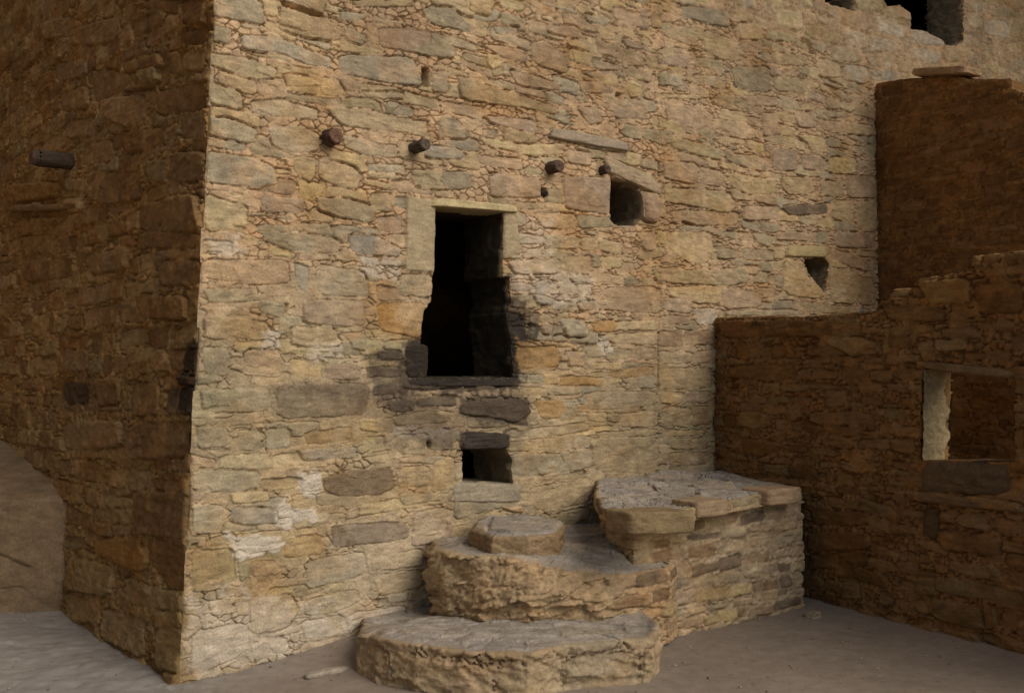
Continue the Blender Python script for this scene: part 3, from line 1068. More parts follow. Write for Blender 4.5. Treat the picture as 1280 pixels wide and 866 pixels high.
# ---- rough stone pieces -------------------------------------------------------------------------
def rock_block(name, P8, mat, col, parent=None, n=26, rnd=.25, amp=.006, seed=1, sc=.05, **kw):
    """P8: 8 corners (bottom 4 ccw, top 4).  a hewn block with softened edges"""
    P8 = np.asarray(P8, float)
    vs, fs, cs = [], [], []; base = 0
    L = np.array([np.linalg.norm(P8[1] - P8[0]), np.linalg.norm(P8[3] - P8[0]), np.linalg.norm(P8[4] - P8[0])])
    ctr = P8.mean(0)
    for ax in range(3):
        for sgn in (0, 1):
            a, b = np.meshgrid(np.linspace(0, 1, n), np.linspace(0, 1, n), indexing='ij')
            q = [None] * 3
            q[ax] = np.full(a.shape, float(sgn)); o2 = [i for i in range(3) if i != ax]
            q[o2[0]] = a; q[o2[1]] = b
            C = (np.stack(q, -1) - .5) * 2
            m = 12 - rnd * 10
            Ln = (np.abs(C) ** m).sum(-1, keepdims=True) ** (1 / m)
            C = C / np.maximum(Ln, 1)
            t = C / 2 + .5
            x, y, z = t[..., 0:1], t[..., 1:2], t[..., 2:3]
            bot = P8[0] * (1 - x) * (1 - y) + P8[1] * x * (1 - y) + P8[2] * x * y + P8[3] * (1 - x) * y
            top = P8[4] * (1 - x) * (1 - y) + P8[5] * x * (1 - y) + P8[6] * x * y + P8[7] * (1 - x) * y
            p = bot * (1 - z) + top * z
            d = p - ctr; d /= np.linalg.norm(d, axis=-1, keepdims=True)
            k = NZ[seed % 10].f(p[..., 0] + p[..., 2] * .9 + seed, p[..., 1] - p[..., 2] * .8, sc, 4) + .6 * NZ[(seed + 2) % 10].f(p[..., 2] * 1.0 + seed, p[..., 0] * .15, sc * .3, 2)
            p = p + d * (k * amp)[..., None]
            cc = np.array(col)[None, None] * (1 + .22 * NZ[(seed + 4) % 10].f(p[..., 0] + seed, p[..., 2] + p[..., 1], .08, 4))[..., None]
            f = grid_faces(n, n)
            # outward winding
            pr = p.reshape(-1, 3); f0 = f[(n * n) // 2 - n]
            nn = np.cross(pr[f0[1]] - pr[f0[0]], pr[f0[2]] - pr[f0[0]])
            if np.dot(nn, pr[f0[0]] - ctr) < 0: f = f[:, ::-1]
            vs.append(pr); fs.append(f + base); cs.append(cc.reshape(-1, 3)); base += n * n
    return mesh_obj(name, np.vstack(vs), np.vstack(fs), np.clip(np.vstack(cs), .01, .8), mat, parent, **kw)

def wall_block(name, fr, quad, back, front, col, parent, **kw):
    """quad: photo points bottom-left, bottom-right, top-right, top-left on wall plane"""
    uv = [fr.uv(*q) for q in quad]
    def p(i, h): return fr.pos(uv[i][0], uv[i][1], h)
    P8 = [p(0, back), p(1, back), p(1, front), p(0, front), p(3, back), p(2, back), p(2, front), p(3, front)]
    return rock_block(name, P8, M_ROCK, col, parent, **kw)

wall_block('door_lintel', FR, [(534, 259), (646, 267), (645, 258), (540, 247)], -.30, .045, (.50, .40, .22), house, rnd=.35, amp=.008, seed=3, label='thin pale slab over the doorway')
wall_block('door_sill', FR, [(506, 483), (644, 484), (644, 474), (503, 474)], -.30, .020, (.040, .032, .026), house, rnd=.6, amp=.016, seed=4, label='sooty black sill slab under the doorway')
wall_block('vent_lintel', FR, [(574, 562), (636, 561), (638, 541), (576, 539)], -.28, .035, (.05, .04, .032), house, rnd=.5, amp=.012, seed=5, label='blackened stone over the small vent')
wall_block('vent_sill', FR, [(566, 628), (652, 628), (655, 605), (566, 602)], -.28, .012, (.32, .27, .19), house, rnd=.3, amp=.006, seed=6)
wall_block('niche_lintel', FR, [(757, 216), (824, 246), (826, 232), (752, 192)], -.20, .040, (.40, .30, .19), house, rnd=.5, amp=.010, seed=7, label='tilted slab over the upper niche')
wall_block('niche_jamb_stone', FR, [(803, 279), (824, 277), (824, 240), (801, 238)], -.22, .050, (.38, .26, .16), house, rnd=.8, amp=.008, seed=8, label='rounded stone right of the upper niche')
wall_block('niche_lintel', FR, [(982, 321), (1033, 322), (1033, 308), (983, 306)], -.20, .030, (.48, .37, .18), house, rnd=.35, amp=.008, seed=9, label='yellow slab over the lower niche')
wall_block('wall_slab', FR, [(684, 173), (786, 191), (780, 178), (690, 160)], -.06, .040, (.34, .27, .19), house, rnd=.6, amp=.010, seed=2, label='long grey slab jutting out above the beams')
wall_block('wall_slab', SD, [(42, 249), (73, 247), (73, 262), (44, 263)][::-1] if False else [(10, 266), (102, 262), (98, 254), (14, 256)], -.08, .040, (.22, .14, .065), house, rnd=.9, amp=.035, seed=2, label='broken ochre ledge below the left beam')

# ---- timber beam ends -----------------------------------------------------------------------------
def beam(fr, px, py, rad, length, tilt, col, endcol, seed, label, sq=1.0, bdir_=None):
    u, v = fr.uv(px, py)
    base = fr.pos(u, v, 0.)
    ax = np.array(fr.n) + (np.array(bdir_) if bdir_ is not None else 0); ax[2] += tilt; ax /= np.linalg.norm(ax)
    e1 = np.cross(ax, [0, 0, 1.]); e1 /= np.linalg.norm(e1); e2 = np.cross(e1, ax)
    start = base - ax * .15
    n, k = 40, 26
    th = np.linspace(0, 2 * np.pi, n, endpoint=False)
    V_, C_ = [], []
    for i in range(k + 1):
        s = i / k
        d = s * (length + .15)
        rr = rad * (1 + .07 * NZ[seed].f(np.cos(th) * 2 + 5, np.sin(th) * 2 + d * 2 + 5, .5, 3) - .16 * (NZ[(seed + 1) % 10].v(np.abs(th - np.pi) * 4.0, th * 0 + d * 3) > .66) + .05 * np.sin(th * 2 + seed))
        rr = rr * (1 - .05 * sstep(.9, 1, s)) 
        dd = d - .045 * (NZ[seed].v(np.cos(th) * 2 + 9, np.sin(th) * 2 + 9)) * (s > .9)
        V_.append(start + np.outer(np.cos(th) * rr, e1) + np.outer(np.sin(th) * rr * sq, e2) + np.outer(dd + 0 * th, ax))
        C_.append(np.array(col) * (1 + .5 * NZ[(seed + 2) % 10].f(th * 3, th * 0 + d, .4, 3))[:, None])
    for q in (.88, .62, .35, .08):
        rr = rad * .94 * q
        dd = length + .15 + .008 * NZ[seed].f(np.cos(th) * q * 3, np.sin(th) * q * 3, .6, 3) - .01 * (1 - q)
        V_.append(start + np.outer(np.cos(th) * rr, e1) + np.outer(np.sin(th) * rr * sq, e2) + np.outer(dd, ax))
        C_.append(np.array(endcol) * (1 + .5 * NZ[(seed + 5) % 10].f(th, th * 0 + q * 9, .3, 3))[:, None])
    R = len(V_)
    V_ = np.vstack(V_); C_ = np.clip(np.vstack(C_), .008, .6)
    i = np.arange(R - 1)[:, None]; j = np.arange(n)[None]; j2 = (j + 1) % n
    f = np.stack([i * n + j, i * n + j2, (i + 1) * n + j2, (i + 1) * n + j], -1).reshape(-1, 4)
    mesh_obj('beam_end', V_, f, C_, M_WOOD, house, label=label)
DK = (.085, .055, .040)
beam(FR, 410, 173, .050, .10, -.02, DK, (.16, .085, .055), 1, 'round reddish beam end left of the doorway')
beam(FR, 518, 185, .040, .13, .0, (.085, .068, .052), (.11, .08, .06), 2, 'grey weathered beam end above the doorway')
beam(FR, 688, 210, .046, .10, .0, DK, (.10, .065, .045), 3, 'dark beam end right of the doorway')
beam(FR, 752, 213, .033, .07, .0, DK, (.10, .07, .05), 4, 'small beam end beside the upper niche')
beam(FR, 681, 242, .022, .02, .0, DK, (.04, .025, .02), 5, 'broken stub of a thin beam in a small hole')
beam(SD, 88, 202, .066, .27, -.03, (.075, .052, .036), (.12, .07, .05), 6, 'thick split beam end sticking out of the side wall', sq=.9)

# ------------------------------------------------------------------ wall beyond the inner corner (left edge) and the boulder it stands on
# ------------------------------------------------------------------ slabs with plan outline
def slab(name, poly, z0, ztop, parent=None, strata=1.0, slope=.03, und=0.0, rnd=.04, rock=False, opt=None, topopt=None, ds=.010, mat=None, amp=.02, fil=1, tint=(1, 1, 1),
         toptint=(1.08, 1.06, 1.06), dust=1., masx=None, **kw):
    P = chaikin(poly, .22, fil) if fil else np.asarray(poly, float)
    ar = np.sum(P[:, 0] * np.roll(P[:, 1], -1) - np.roll(P[:, 0], -1) * P[:, 1])
    if ar < 0: P = P[::-1]
    Q, s = resample(P, ds)
    t = np.roll(Q, -2, 0) - np.roll(Q, 2, 0); t /= np.linalg.norm(t, axis=1)[:, None]
    for _ in range(3): t = (np.roll(t, 1, 0) + t + np.roll(t, -1, 0)); t /= np.linalg.norm(t, axis=1)[:, None]
    Nn = np.stack([t[:, 1], -t[:, 0]], 1)
    zt = ztop(Q[:, 0], Q[:, 1])
    nz = max(8, int((zt.max() - z0) / ds))
    fz = np.linspace(0, 1, nz + 1)
    S, _f = np.meshgrid(s, fz, indexing='ij')
    Z = z0 + (zt[:, None] - z0) * _f
    if rock:
        a0 = NZ[4].f(S, Z, .30, 2) * amp * .7 + NZ[5].f(S, Z, .04, 4) * amp * .22
        Zt = Z + slope * S * 2.0; jx = S + .03 * NZ[2].f(S, Z, .08, 3); jz = Zt + .02 * NZ[9].f(S, Z, .10, 3)
        st = facets(jx, jz, .26, .085, 11) * amp * 1.1 + facets(jx, jz, .10, .035, 12) * amp * .55 + facets(jx, jz, .035, .018, 13) * amp * .22
        rdg = -np.abs(NZ[3].f(S, Z, .16, 4)) * amp * .4
        h2, c2 = fields(S, Z, [], opt or {}, axes=None)
        ws = sstep(masx - .12, masx + .12, Q[:, 0:1] + .1 * NZ[2].f(S, Z, .1, 2)) if masx is not None else 0
        h = a0 + st * strata + rdg + (h2 if opt and masx is None else 0) + und * amp * np.sin(np.clip((Z - z0) / (zt[:, None] - z0), 0, 1) * np.pi * 2 + 3.5)
        c = np.array([.37, .285, .18]) * (1 + .25 * NZ[7].f(S, Z, .12, 4) + .15 * NZ[8].f(S * .3, Z, .02, 3))[..., None]
        if masx is not None:
            h = h * (1 - ws) + h2 * ws; c = c * (1 - ws)[..., None] + c2 * ws[..., None]
        elif opt: c = c * .45 + c2 * .55
        och = sstep(0, .5, NZ[1].f(S, Z, .2, 3))[..., None] * .3
        c = c * (1 - och) + np.array([.33, .20, .09]) * och
    else:
        h, c = fields(S, Z, [], opt or {}, axes=None)
    c = c * np.array(tint)
    dt = zt[:, None] - Z
    q = np.clip(dt / rnd, 0, 1); inset = rnd * (1 - np.sqrt(np.maximum(0, 1 - (1 - q) ** 2)))
    X = Q[:, 0:1] + Nn[:, 0:1] * (h - inset); Y = Q[:, 1:2] + Nn[:, 1:2] * (h - inset)
    side = np.stack([X, Y, Z], -1)
    n = len(Q)
    ctr = Q.mean(0)
    R = max(12, int(np.linalg.norm(Q - ctr, axis=1).max() / (ds * 1.2)))
    rr = 1 - np.linspace(0, 1, R + 1)[1:]
    last = side[:, -1]
    TX = ctr[0] + (last[:, 0:1] - ctr[0]) * rr; TY = ctr[1] + (last[:, 1:2] - ctr[1]) * rr
    hT, cT = fields(TX, TY, [], topopt or {}, axes=None)
    bl = sstep(0, .06, (1 - rr))[None]
    TZ = ztop(TX, TY) + (hT * .9 + .016 * NZ[3].f(TX, TY, .28, 3) + .006 * NZ[5].f(TX, TY, .06, 3)) * bl
    zl = last[:, 2:3]
    w = np.exp(-(1 - rr) / .03)[None]
    TZ = TZ * (1 - w) + zl * w
    top = np.stack([TX, TY, TZ], -1)
    if not dust: cT = np.array([.37, .285, .18]) * (1 + .25 * NZ[7].f(TX, TY, .12, 4))[..., None]
    dm = dust * (.62 + .25 * NZ[8].f(TX, TY, .2, 3))[..., None]
    cT = (cT * (1 - dm) + np.array([.300, .275, .240]) * dm) * np.array(toptint)
    wc = np.exp(-(1 - rr)[None] / (.004 + .03 * np.clip(NZ[8].f(TX, TY, .09, 3) + .3, 0, 1)))[..., None]
    cT = cT * (1 - wc) + c[:, -1:, :] * wc
    c[:, :, :] = c
    allv = np.concatenate([side, top], 1); allc = np.concatenate([c, cT], 1)
    W = allv.shape[1]
    i = np.arange(n)[:, None]; j = np.arange(W - 1)[None]; i2 = (i + 1) % n
    ff = np.stack([i * W + j, i2 * W + j, i2 * W + j + 1, i * W + j + 1], -1).reshape(-1, 4)
    return mesh_obj(name, allv.reshape(-1, 3), ff, np.clip(allc, .015, .8).reshape(-1, 3), mat or M_ROCK, parent, **kw)

FLAG = dict(seed=8, auto=[(.16, .30, .2, .45, .95)], letters='gggbtg', warp=.012, mort_lo=np.array([.30, .26, .20]), mort_up=np.array([.30, .26, .20]), vsplit=50, amp=.9, cstr=.35, joint=.016, cell=(.12, .10))
def XY(fr, u, h):
    p = fr.O + fr.eu * u + fr.n * h; return p[:2]
def fu(px, py): return FR.uv(px, py)[0]

# boulder at far left
b0 = inner[:2]
ba, bt = np.meshgrid(np.linspace(-.12, 4.6, 380), np.linspace(0, 1, 150), indexing='ij')
bz = -.15 + 1.35 * bt
set_ = 5.5 * (np.sqrt(np.maximum(bz - .74, 0) ** 2 + .01) - .1) * (bz > .74) + .05 * bz
bulge = .05 * NZ[4].f(ba, bz, .7, 3) + .018 * NZ[5].f(ba + bz * .6, bz - ba * .3, .16, 4) + .012 * facets(ba + bz * .7, bz - ba * .4, .45, .20, 9) \
    - .03 * np.exp(-np.abs(bz - .42 - .35 * (ba - .5) + .05 * NZ[2].f(ba, bz, .3, 2)) / .012) * sstep(-.1, .2, NZ[3].f(ba, bz, .3, 2))
bx = b0[0] - ba * .993; by = b0[1] - .04 + ba * .02 * 0 - .03 * ba * (ba < 1) + set_ - bulge
bc = np.array([.235, .165, .095]) * (1 + .28 * NZ[7].f(ba, bz, .35, 5) + .12 * NZ[8].f(ba, bz, .06, 4))[..., None]
gy_ = sstep(.1, .5, NZ[1].f(ba + 4, bz, .5, 3))[..., None]
bc = bc * (1 - gy_ * .5) + np.array([.19, .155, .105]) * gy_ * .5
mesh_obj('boulder', np.stack([bx, by, bz], -1).reshape(-1, 3), grid_faces(380, 150)[:, ::-1], np.clip(bc, .02, .7).reshape(-1, 3), M_ROCK, None,
         label='smooth tan boulder under the masonry at the far left', category='boulder')

# bottom step
zs1 = .235
uL, uR = fu(452, 790), fu(640, 700)
bs = [XY(FR, uL + .02, -.02), G(446, 792, .22), G(470, 797, .235), G(520, 806, .235), G(590, 813, .235), G(660, 815, .235), G(700, 806, .235), G(760, 800, .235), G(815, 796, .235), G(828, 781, .235),
      G(800, 762, .235), G(770, 750, .235), XY(FR, uR + .3, .5), XY(FR, uR - .2, -.02)]
def z_bs(x, y):
    d = (x - FR.O[0]) * nF[0] + (y - FR.O[1]) * nF[1]
    return .175 + .06 * sstep(.1, .7, d) + .008 * NZ[2].f(x, y, .3, 2)
BIG = dict(seed=2, auto=[(.24, .30, .35, .6, 1.)], letters='gtgt', vsplit=50, mort_lo=np.array([.36, .28, .19]), mort_up=np.array([.36, .28, .19]), warp=.014)
slab('stone_step', bs, -.12, z_bs, None, rock=True, amp=.024, rnd=.016, ds=.008, fil=0, opt=BIG, topopt=dict(FLAG, seed=4, auto=[(.22, .4, .3, .5, 1.)]), tint=(.97, .95, .93), strata=.8,
     label='lowest stone step, wide and half-round with worn grey top', category='step')

# middle step
THIN = dict(seed=5, auto=[(.065, .115, .14, .36, .97), (.03, .05, .06, .12, .6)], letters='ttptygtpdr', blend=0, amp=1.45, vsplit=50, mort_lo=np.array([.44, .335, .215]), mort_up=np.array([.44, .335, .215]), crack=.014, warp=.007, cstr=.8, cell=(.07, .05))
uA = fu(546, 700)
ms = [XY(FR, uA, -.02), G(537, 766, .2), G(560, 774, .2), G(605, 781, .2), G(660, 784, .2), G(720, 780, .2), G(775, 777, .2), G(838, 765, .2), G(850, 752, .2),
      XY(FR, fu(870, 600), .35), XY(FR, fu(850, 600), -.02)]
m0 = XY(FR, uA, 0)
def z_ms(x, y):
    d = (x - FR.O[0]) * nF[0] + (y - FR.O[1]) * nF[1]
    a = (x - m0[0]) * r[0] + (y - m0[1]) * r[1]
    return .585 - .13 * sstep(.72, 1.15, d) * (1 - .6 * sstep(.9, 1.7, a)) - .03 * sstep(.9, 1.7, a) + .010 * NZ[2].f(x, y, .35, 2)
slab('stone_step', ms, .02, z_ms, None, rock=True, amp=.045, rnd=.03, ds=.008, fil=0, topopt=dict(FLAG, seed=9), tint=(1.02, .96, .88), slope=-.12, und=.5, opt=THIN, masx=G(765, 770, .2)[0],
     label='middle step, a rough tilted ledge of broken sandstone', category='step')

# small block step
ss = [G(592, 655, .68), G(588, 662, .68), G(615, 671, .68), G(660, 672, .68), G(700, 668, .68), G(706, 658, .68), G(700, 648, .68), G(640, 640, .68), G(605, 645, .68)]
ss = [np.array(q) for q in ss]
slab('stone_step', ss, .52, lambda x, y: .685 + .006 * NZ[2].f(x, y, .2, 2), None, rock=True, amp=.016, rnd=.014, ds=.008, strata=.9, fil=0, topopt=dict(FLAG, seed=2, auto=[(1.2, 1.4, 1.2, 1.5, 1.)], cstr=.0),
     tint=(.72, .66, .58), label='small loose flat stone step under the vent hole', category='step')

# platform
plat = empty('stone_platform', np.append(G(1008, 757, 0), 0), 'masonry platform of thin tan courses in the corner by the low wall', 'platform')
zp_ = .855
fl = G(792, 634, zp_); frt = G(1006, 760, 0)
fl = G(792, 664, .68)
pp = [XY(FR, fu(752, 604), -.03), G(760, 622, zp_), fl, (fl * .5 + frt * .5) + nF[:2] * .01, frt, frt + (J[:2] - frt) * .15 + np.array([.02, 0]), J[:2] + np.array([.05, .03])]
slab('body', pp, -.12, lambda x, y: .775 + .01 * NZ[2].f(x, y, .4, 2), plat, opt=THIN, topopt=dict(FLAG, seed=6), rnd=.02, ds=.009, fil=0)
cl = G(800, 642, zp_)
cp = [XY(FR, fu(748, 604), -.03), G(743, 613, zp_), G(750, 626, zp_), G(775, 640, zp_), cl, (cl * .5 + frt * .5) - nF[:2] * .035, frt - nF[:2] * .006 - r[:2] * .01, frt + (J[:2] - frt) * .15 + np.array([.02, 0]), J[:2] + np.array([.05, .03])]
def z_cap(x, y):
    d = (x - FR.O[0]) * nF[0] + (y - FR.O[1]) * nF[1]
    return zp_ - .025 + .035 * (1 - sstep(.1, .6, d)) + .018 * NZ[2].f(x, y, .3, 3)
slab('top_course', cp, .755, z_cap, plat, opt=dict(THIN, seed=8, auto=[(.09, .12, .14, .34, 1.)], letters='dgtpo', cstr=.5), topopt=dict(FLAG, seed=6, cstr=.8, amp=1.8), rnd=.015, ds=.009, fil=0, tint=(.85, .82, .76),
     label='broken flagstones topping the platform')
def top_block(px0, py0, px1, py1, dz, dep, col, seed, zc=zp_, label=None):
    a = G(px0, py0, zc); b = G(px1, py1, zc)
    e = -nF[:2] * dep
    P8 = [np.append(q, zc - dz) for q in (a + e, b + e, b, a)] + [np.append(q, zc) for q in (a + e, b + e, b, a)]
    kw = {'label': label} if label else {}
    rock_block('capstone', P8, M_ROCK, col, plat, rnd=.22, amp=.008, seed=seed, sc=.08, **kw)
top_block(789, 640, 871, 638, .125, .22, (.25, .18, .095), 3, .865, 'square dark capstone jutting from the platform front')
top_block(872, 627, 912, 623, .10, .22, (.32, .23, .14), 4, .865)
top_block(962, 612, 1004, 608, .11, .24, (.36, .25, .15), 6, .865, 'reddish end capstone against the low wall')
# small stones set in the notch below the capstone
def rub(name, px, py, z, s, col, seed, parent=None, **kw):
    p = G(px, py, z); w, d, h_ = s
    P8 = []
    for zz in (z - h_, z):
        for (a, b) in ((-1, -1), (1, -1), (1, 1), (-1, 1)):
            q = p + r[:2] * a * w / 2 - nF[:2] * b * d / 2
            P8.append(np.append(q, zz))
    return rock_block(name, P8, M_ROCK, col, parent, n=14, rnd=.7, amp=.012, seed=seed, sc=.06, **kw)
rub('set_stone', 785, 668, .60, (.22, .2, .06), (.33, .24, .16), 3, plat)

# ------------------------------------------------------------------ partition wall with its window
pw = empty('low_wall', J, 'low shaded brown masonry wall with a square window at the right', 'wall')
outl = [(893, 1100), (893, 397), (935, 396), (985, 396), (1040, 393), (1092, 388), (1099, 376), (1108, 376), (1112, 363), (1136, 361), (1146, 348), (1176, 344),
        (1211, 338), (1214, 320), (1250, 317), (1290, 312)]
Ppx = [PT.uv(x, y) for x, y in outl[1:]]
Ppx = [(0 - .05, -.1), (-.05, Ppx[0][1])] + Ppx[1:] + [(3.4, Ppx[-1][1] + .1), (4.3, Ppx[-1][1] + .05), (4.3, -.1)]
win = [(1152, 456), (1200, 462), (1266, 471), (1265, 520), (1266, 577), (1200, 576), (1149, 575), (1150, 520)]
uP = np.arange(-.03, 4.35, .0088); vP = np.arange(-.1, 2.75, .0078)
patP_ = [(PT.poly([(1145, 470), (1160, 470), (1160, 575), (1143, 575)]), 'w', .35, .03)]
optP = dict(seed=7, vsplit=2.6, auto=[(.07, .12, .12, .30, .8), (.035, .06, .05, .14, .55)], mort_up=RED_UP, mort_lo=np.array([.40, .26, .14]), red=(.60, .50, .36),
            letters='prpptg', cell=(.05, .045), amp=1.35)
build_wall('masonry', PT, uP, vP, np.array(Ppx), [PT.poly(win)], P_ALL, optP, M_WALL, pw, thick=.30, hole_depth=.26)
wall_block('window_lintel', PT, [(1146, 461), (1272, 475), (1272, 462), (1147, 449)], -.26, .010, (.19, .13, .07), pw, rnd=.7, amp=.020, seed=4, sc=.12)
wall_block('window_sill', PT, [(1150, 616), (1264, 620), (1265, 578), (1149, 575)], -.27, .012, (.13, .088, .052), pw, rnd=.5, amp=.018, seed=5, sc=.10, label='dark rough sill stone under the window')
wall_block('ledge', PT, [(1143, 624), (1282, 642), (1282, 632), (1143, 615)], -.05, .028, (.17, .11, .065), pw, rnd=.7, amp=.026, seed=6, sc=.14)
# pale plaster on the far reveal of the window
u0, v0 = PT.uv(1150, 575); u1, v1 = PT.uv(1151, 462)
a, b = np.meshgrid(np.linspace(0, 1, 60), np.linspace(0, 1, 90), indexing='ij')
uu = u0 + (u1 - u0) * b + .020 + .010 * NZ[3].f(a * .27, b, .06, 3)
wid = .22 + .06 * NZ[5].f(b, b * 0, .13, 3)
pq = PT.pos(uu, v0 + (v1 - v0) * b, -.004 - a * wid + 0 * b)
cq = np.array([.32, .245, .135]) * (1 + .18 * NZ[4].f(a, b, .2, 3))[..., None]
mesh_obj('jamb_plaster', pq.reshape(-1, 3), grid_faces(60, 90), np.clip(cq.reshape(-1, 3), 0, .8), M_ROCK, pw, label='pale cream plaster on the window reveal')

# ------------------------------------------------------------------ tall wall behind
uw = empty('tall_wall', K, 'taller dark brown ruined masonry wall behind the low wall', 'wall')
outu = [(1096, 104), (1112, 101), (1125, 99), (1150, 97), (1190, 92), (1210, 99), (1240, 98), (1262, 98), (1263, 110), (1275, 114), (1290, 118), (1310, 122)]
Pu = [UP.uv(x, y) for x, y in outu]
Pu = [(-.05, -.1), (-.05, Pu[0][1])] + Pu + [(2.6, Pu[-1][1] - .1), (5.0, Pu[-1][1] - .4), (5.0, -.1)]
uU = np.arange(-.03, 5.05, .0105); vU = np.arange(-.1, 4.9, .0105)
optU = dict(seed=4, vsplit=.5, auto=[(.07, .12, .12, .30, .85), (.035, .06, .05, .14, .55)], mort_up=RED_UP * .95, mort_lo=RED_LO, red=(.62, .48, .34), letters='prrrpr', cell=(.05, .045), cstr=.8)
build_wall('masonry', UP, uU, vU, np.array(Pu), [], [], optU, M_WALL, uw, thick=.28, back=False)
q0, q1 = UP.uv(1142, 96), UP.uv(1211, 90)
P8 = [UP.pos(q0[0], q0[1] + .00, -.22), UP.pos(q1[0], q1[1] - .02, -.22), UP.pos(q1[0], q1[1] - .02, .05), UP.pos(q0[0], q0[1], .05)]
P8 += [p + np.array([0, 0, .075]) for p in P8]
rock_block('flat_stone', P8, M_ROCK, (.36, .24, .13), None, rnd=.4, amp=.012, seed=5, label='flat loose slab lying on top of the tall dark wall', category='stone')

# ------------------------------------------------------------------ GROUND
def ground_z(x, y):
    d = (x - FR.O[0]) * nF[0] + (y - FR.O[1]) * nF[1]
    a = (x - FR.O[0]) * r[0] + (y - FR.O[1]) * r[1]
    z = .11 * sstep(.25, 1.4, a) * (1 - sstep(.0, .75, d)) * (1 - sstep(2.0, 3.0, a))
    z = z + .012 * NZ[1].f(x, y, .7, 3) + .004 * NZ[2].f(x, y, .12, 3)
    left = 1 - sstep(-1.9, -1.1, x - .25 * (y - 5))
    z = z + left * (.030 * NZ[3].f(x, y, .35, 4) + .012 * (facets(x + .06 * NZ[2].f(x, y, .1, 3), y, .38, .24, 5)) + .008 * NZ[4].f(x, y, .09, 3))
    dp = (x - J[0]) * nP[0] + (y - J[1]) * nP[1]
    z = z + .035 * np.exp(-np.abs(dp) / .12) * (1 - sstep(3, 5, np.abs(x - J[0])))
    return z
gx = np.concatenate([[-60, -30, -15, -9], np.arange(-6, 5, .018), [7, 10, 18, 35, 60]])
gy = np.concatenate([[-60, -30, -15, -6, -2, 1], np.arange(2.5, 10.2, .018), [13, 20, 40, 70]])
GX, GY = np.meshgrid(gx, gy, indexing='ij')
GZ = ground_z(GX, GY)
k = NZ[5].f(GX, GY, .5, 4)[..., None]; k2 = NZ[6].f(GX, GY, .08, 4)[..., None]
left = (1 - sstep(-1.9, -1.1, GX - .25 * (GY - 5)))[..., None]
gc = np.array([.262, .214, .165]) * (1 - left) + np.array([.295, .268, .235]) * left
gc = gc * (1 + .12 * k + .10 * k2)
sp = (NZ[7].v(GX / .022, GY / .022) > .93)[..., None]
gc = gc * np.where(sp, .72, 1)
mesh_obj('ground', np.stack([GX, GY, GZ], -1).reshape(-1, 3), grid_faces(len(gx), len(gy)), np.clip(gc, .02, .7).reshape(-1, 3), M_DUST, None, kind='structure')

# loose stones at the foot of the walls
def loose(px, py, s, col, seed, label):
    z = float(ground_z(*G(px, py, .03)))
    o = rub('loose_stone', px, py, z + s[2] * .7, s, col, seed)
    o['label'] = label; o['category'] = 'stone'; o['group'] = 'loose stones at the foot of the walls'
loose(1016, 764, (.09, .08, .05), (.32, .25, .17), 2, 'small stone where the platform meets the low wall')
loose(408, 836, (.26, .05, .03), (.34, .29, .22), 3, 'thin sliver of stone left of the lowest step')

gv, gf, gcq = [], [], []
g_ = np.random.RandomState(21)
for _ in range(1500):
    x = g_.uniform(-3.5, 3.8); y = g_.uniform(3.6, 8.0)
    d = (x - FR.O[0]) * nF[0] + (y - FR.O[1]) * nF[1]; du = (x - FR.O[0]) * r[0] + (y - FR.O[1]) * r[1]
    if du > 0 and d < .03: continue
    sz = .0035 + .009 * g_.rand() ** 4
    if du > 0 and g_.rand() < .5: y += 0; x += 0
    z = float(ground_z(np.array(x), np.array(y)))
    o6 = np.array([(1, 0, 0), (0, 1, 0), (-1, 0, 0), (0, -1, 0), (0, 0, .7), (0, 0, -.7)]) * sz * (.6 + .8 * g_.rand(6, 1))
    b_ = len(gv) * 6
    gv.append(o6 + np.array([x, y, z + sz * .3]))
    gf += [[b_ + i, b_ + (i + 1) % 4, b_ + 4] for i in range(4)] + [[b_ + (i + 1) % 4, b_ + i, b_ + 5] for i in range(4)]
    gcq.append(np.tile(np.array([.28, .22, .16]) * (.6 + .8 * g_.rand()), (6, 1)))
mesh_obj('gravel', np.vstack(gv), np.array(gf), np.vstack(gcq), M_ROCK, None, smooth=False, kind='stuff')

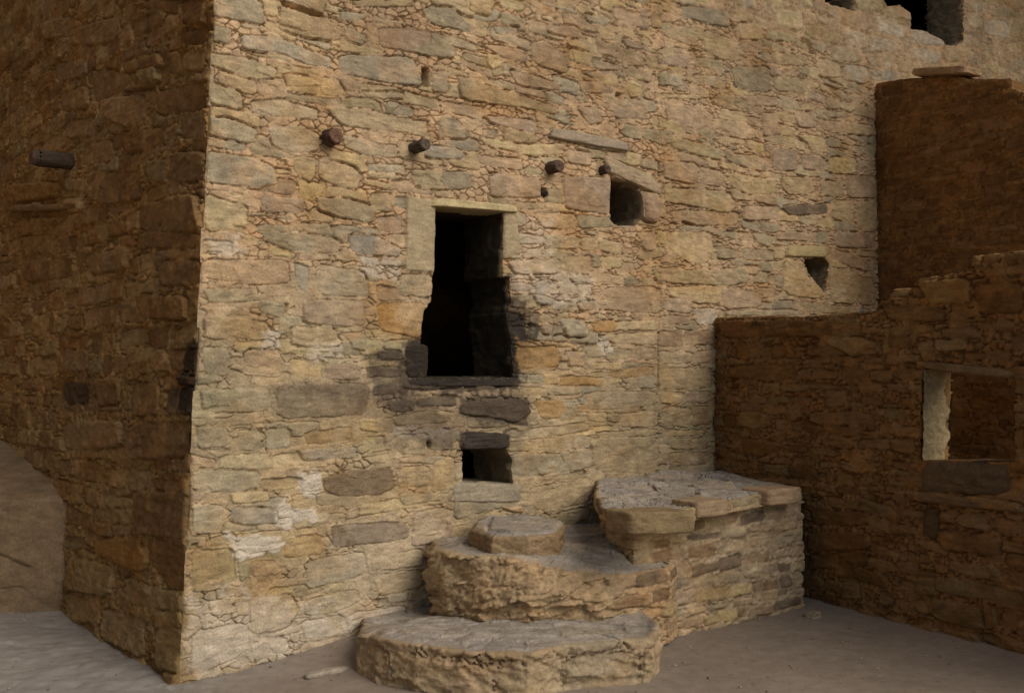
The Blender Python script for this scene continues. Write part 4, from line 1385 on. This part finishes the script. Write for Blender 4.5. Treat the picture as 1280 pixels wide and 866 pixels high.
# ------------------------------------------------------------------ CLIFF ALCOVE (roof over the ruin and cliff added at left to block sky, out of frame)
def sheet(name, fn, nu, nv, col, **kw):
    a, b = np.meshgrid(np.linspace(0, 1, nu), np.linspace(0, 1, nv), indexing='ij')
    p = fn(a, b)
    c = np.array(col) * (1 + .2 * NZ[2].f(p[..., 0], p[..., 1] + p[..., 2], 1.2, 4))[..., None]
    return mesh_obj(name, p.reshape(-1, 3), grid_faces(nu, nv), c.reshape(-1, 3), M_ROCK, None, **kw)
def roof(a, b):
    x = -14 + 34 * a; y = 18 - 14 * b
    z = 8.6 + .012 * (18 - y) ** 2 * 1.0 + .3 * NZ[3].f(x, y, 2.5, 4)
    return np.stack([x, y, z], -1)
sheet('cliff_overhang', roof, 120, 90, (.36, .25, .15), kind='structure')
def added_cliffl(a, b):
    x = -6.5 - 3 * b + .4 * NZ[4].f(a * 24, b * 12, 2.5, 4); y = -6 + 24 * a; z = -.5 + 14 * b
    return np.stack([x + 0 * a, y, z], -1)
sheet('added_cliff', added_cliffl, 120, 60, (.36, .25, .15), kind='structure')

# ------------------------------------------------------------------ LIGHT, SKY, CAMERA
SUN_AZ = math.radians(-40)       # direction towards the light, measured from +X
SUN_EL = math.radians(36)
world = bpy.data.worlds.new('World'); scene.world = world; world.use_nodes = True
nt = world.node_tree; bg = nt.nodes['Background']
sky = nt.nodes.new('ShaderNodeTexSky'); sky.sky_type = 'NISHITA'; sky.sun_disc = False
sky.sun_elevation = SUN_EL; sky.sun_rotation = math.pi / 2 - SUN_AZ
nt.links.new(sky.outputs[0], bg.inputs['Color']); bg.inputs['Strength'].default_value = .10
sl = bpy.data.lights.new('sun', 'SUN'); sl.energy = 3.6; sl.angle = math.radians(46); sl.color = (1, .905, .79)
so = bpy.data.objects.new('sun', sl); COL.objects.link(so)
dv = Vector((math.cos(SUN_AZ) * math.cos(SUN_EL), math.sin(SUN_AZ) * math.cos(SUN_EL), math.sin(SUN_EL)))
so.rotation_euler = dv.to_track_quat('Z', 'Y').to_euler(); so.location = dv * 20

cd = bpy.data.cameras.new('camera'); cd.sensor_width = 36; cd.lens = 36 * F / 1280; cd.clip_end = 300; cd.clip_start = .05
co = bpy.data.objects.new('camera', cd); COL.objects.link(co)
co.location = EYE; co.rotation_euler = (math.pi / 2 + PITCH, 0, 0)
scene.camera = co
scene.view_settings.view_transform = 'Standard'; scene.view_settings.look = 'None'
scene.view_settings.gamma = 1; scene.view_settings.exposure = -0.44
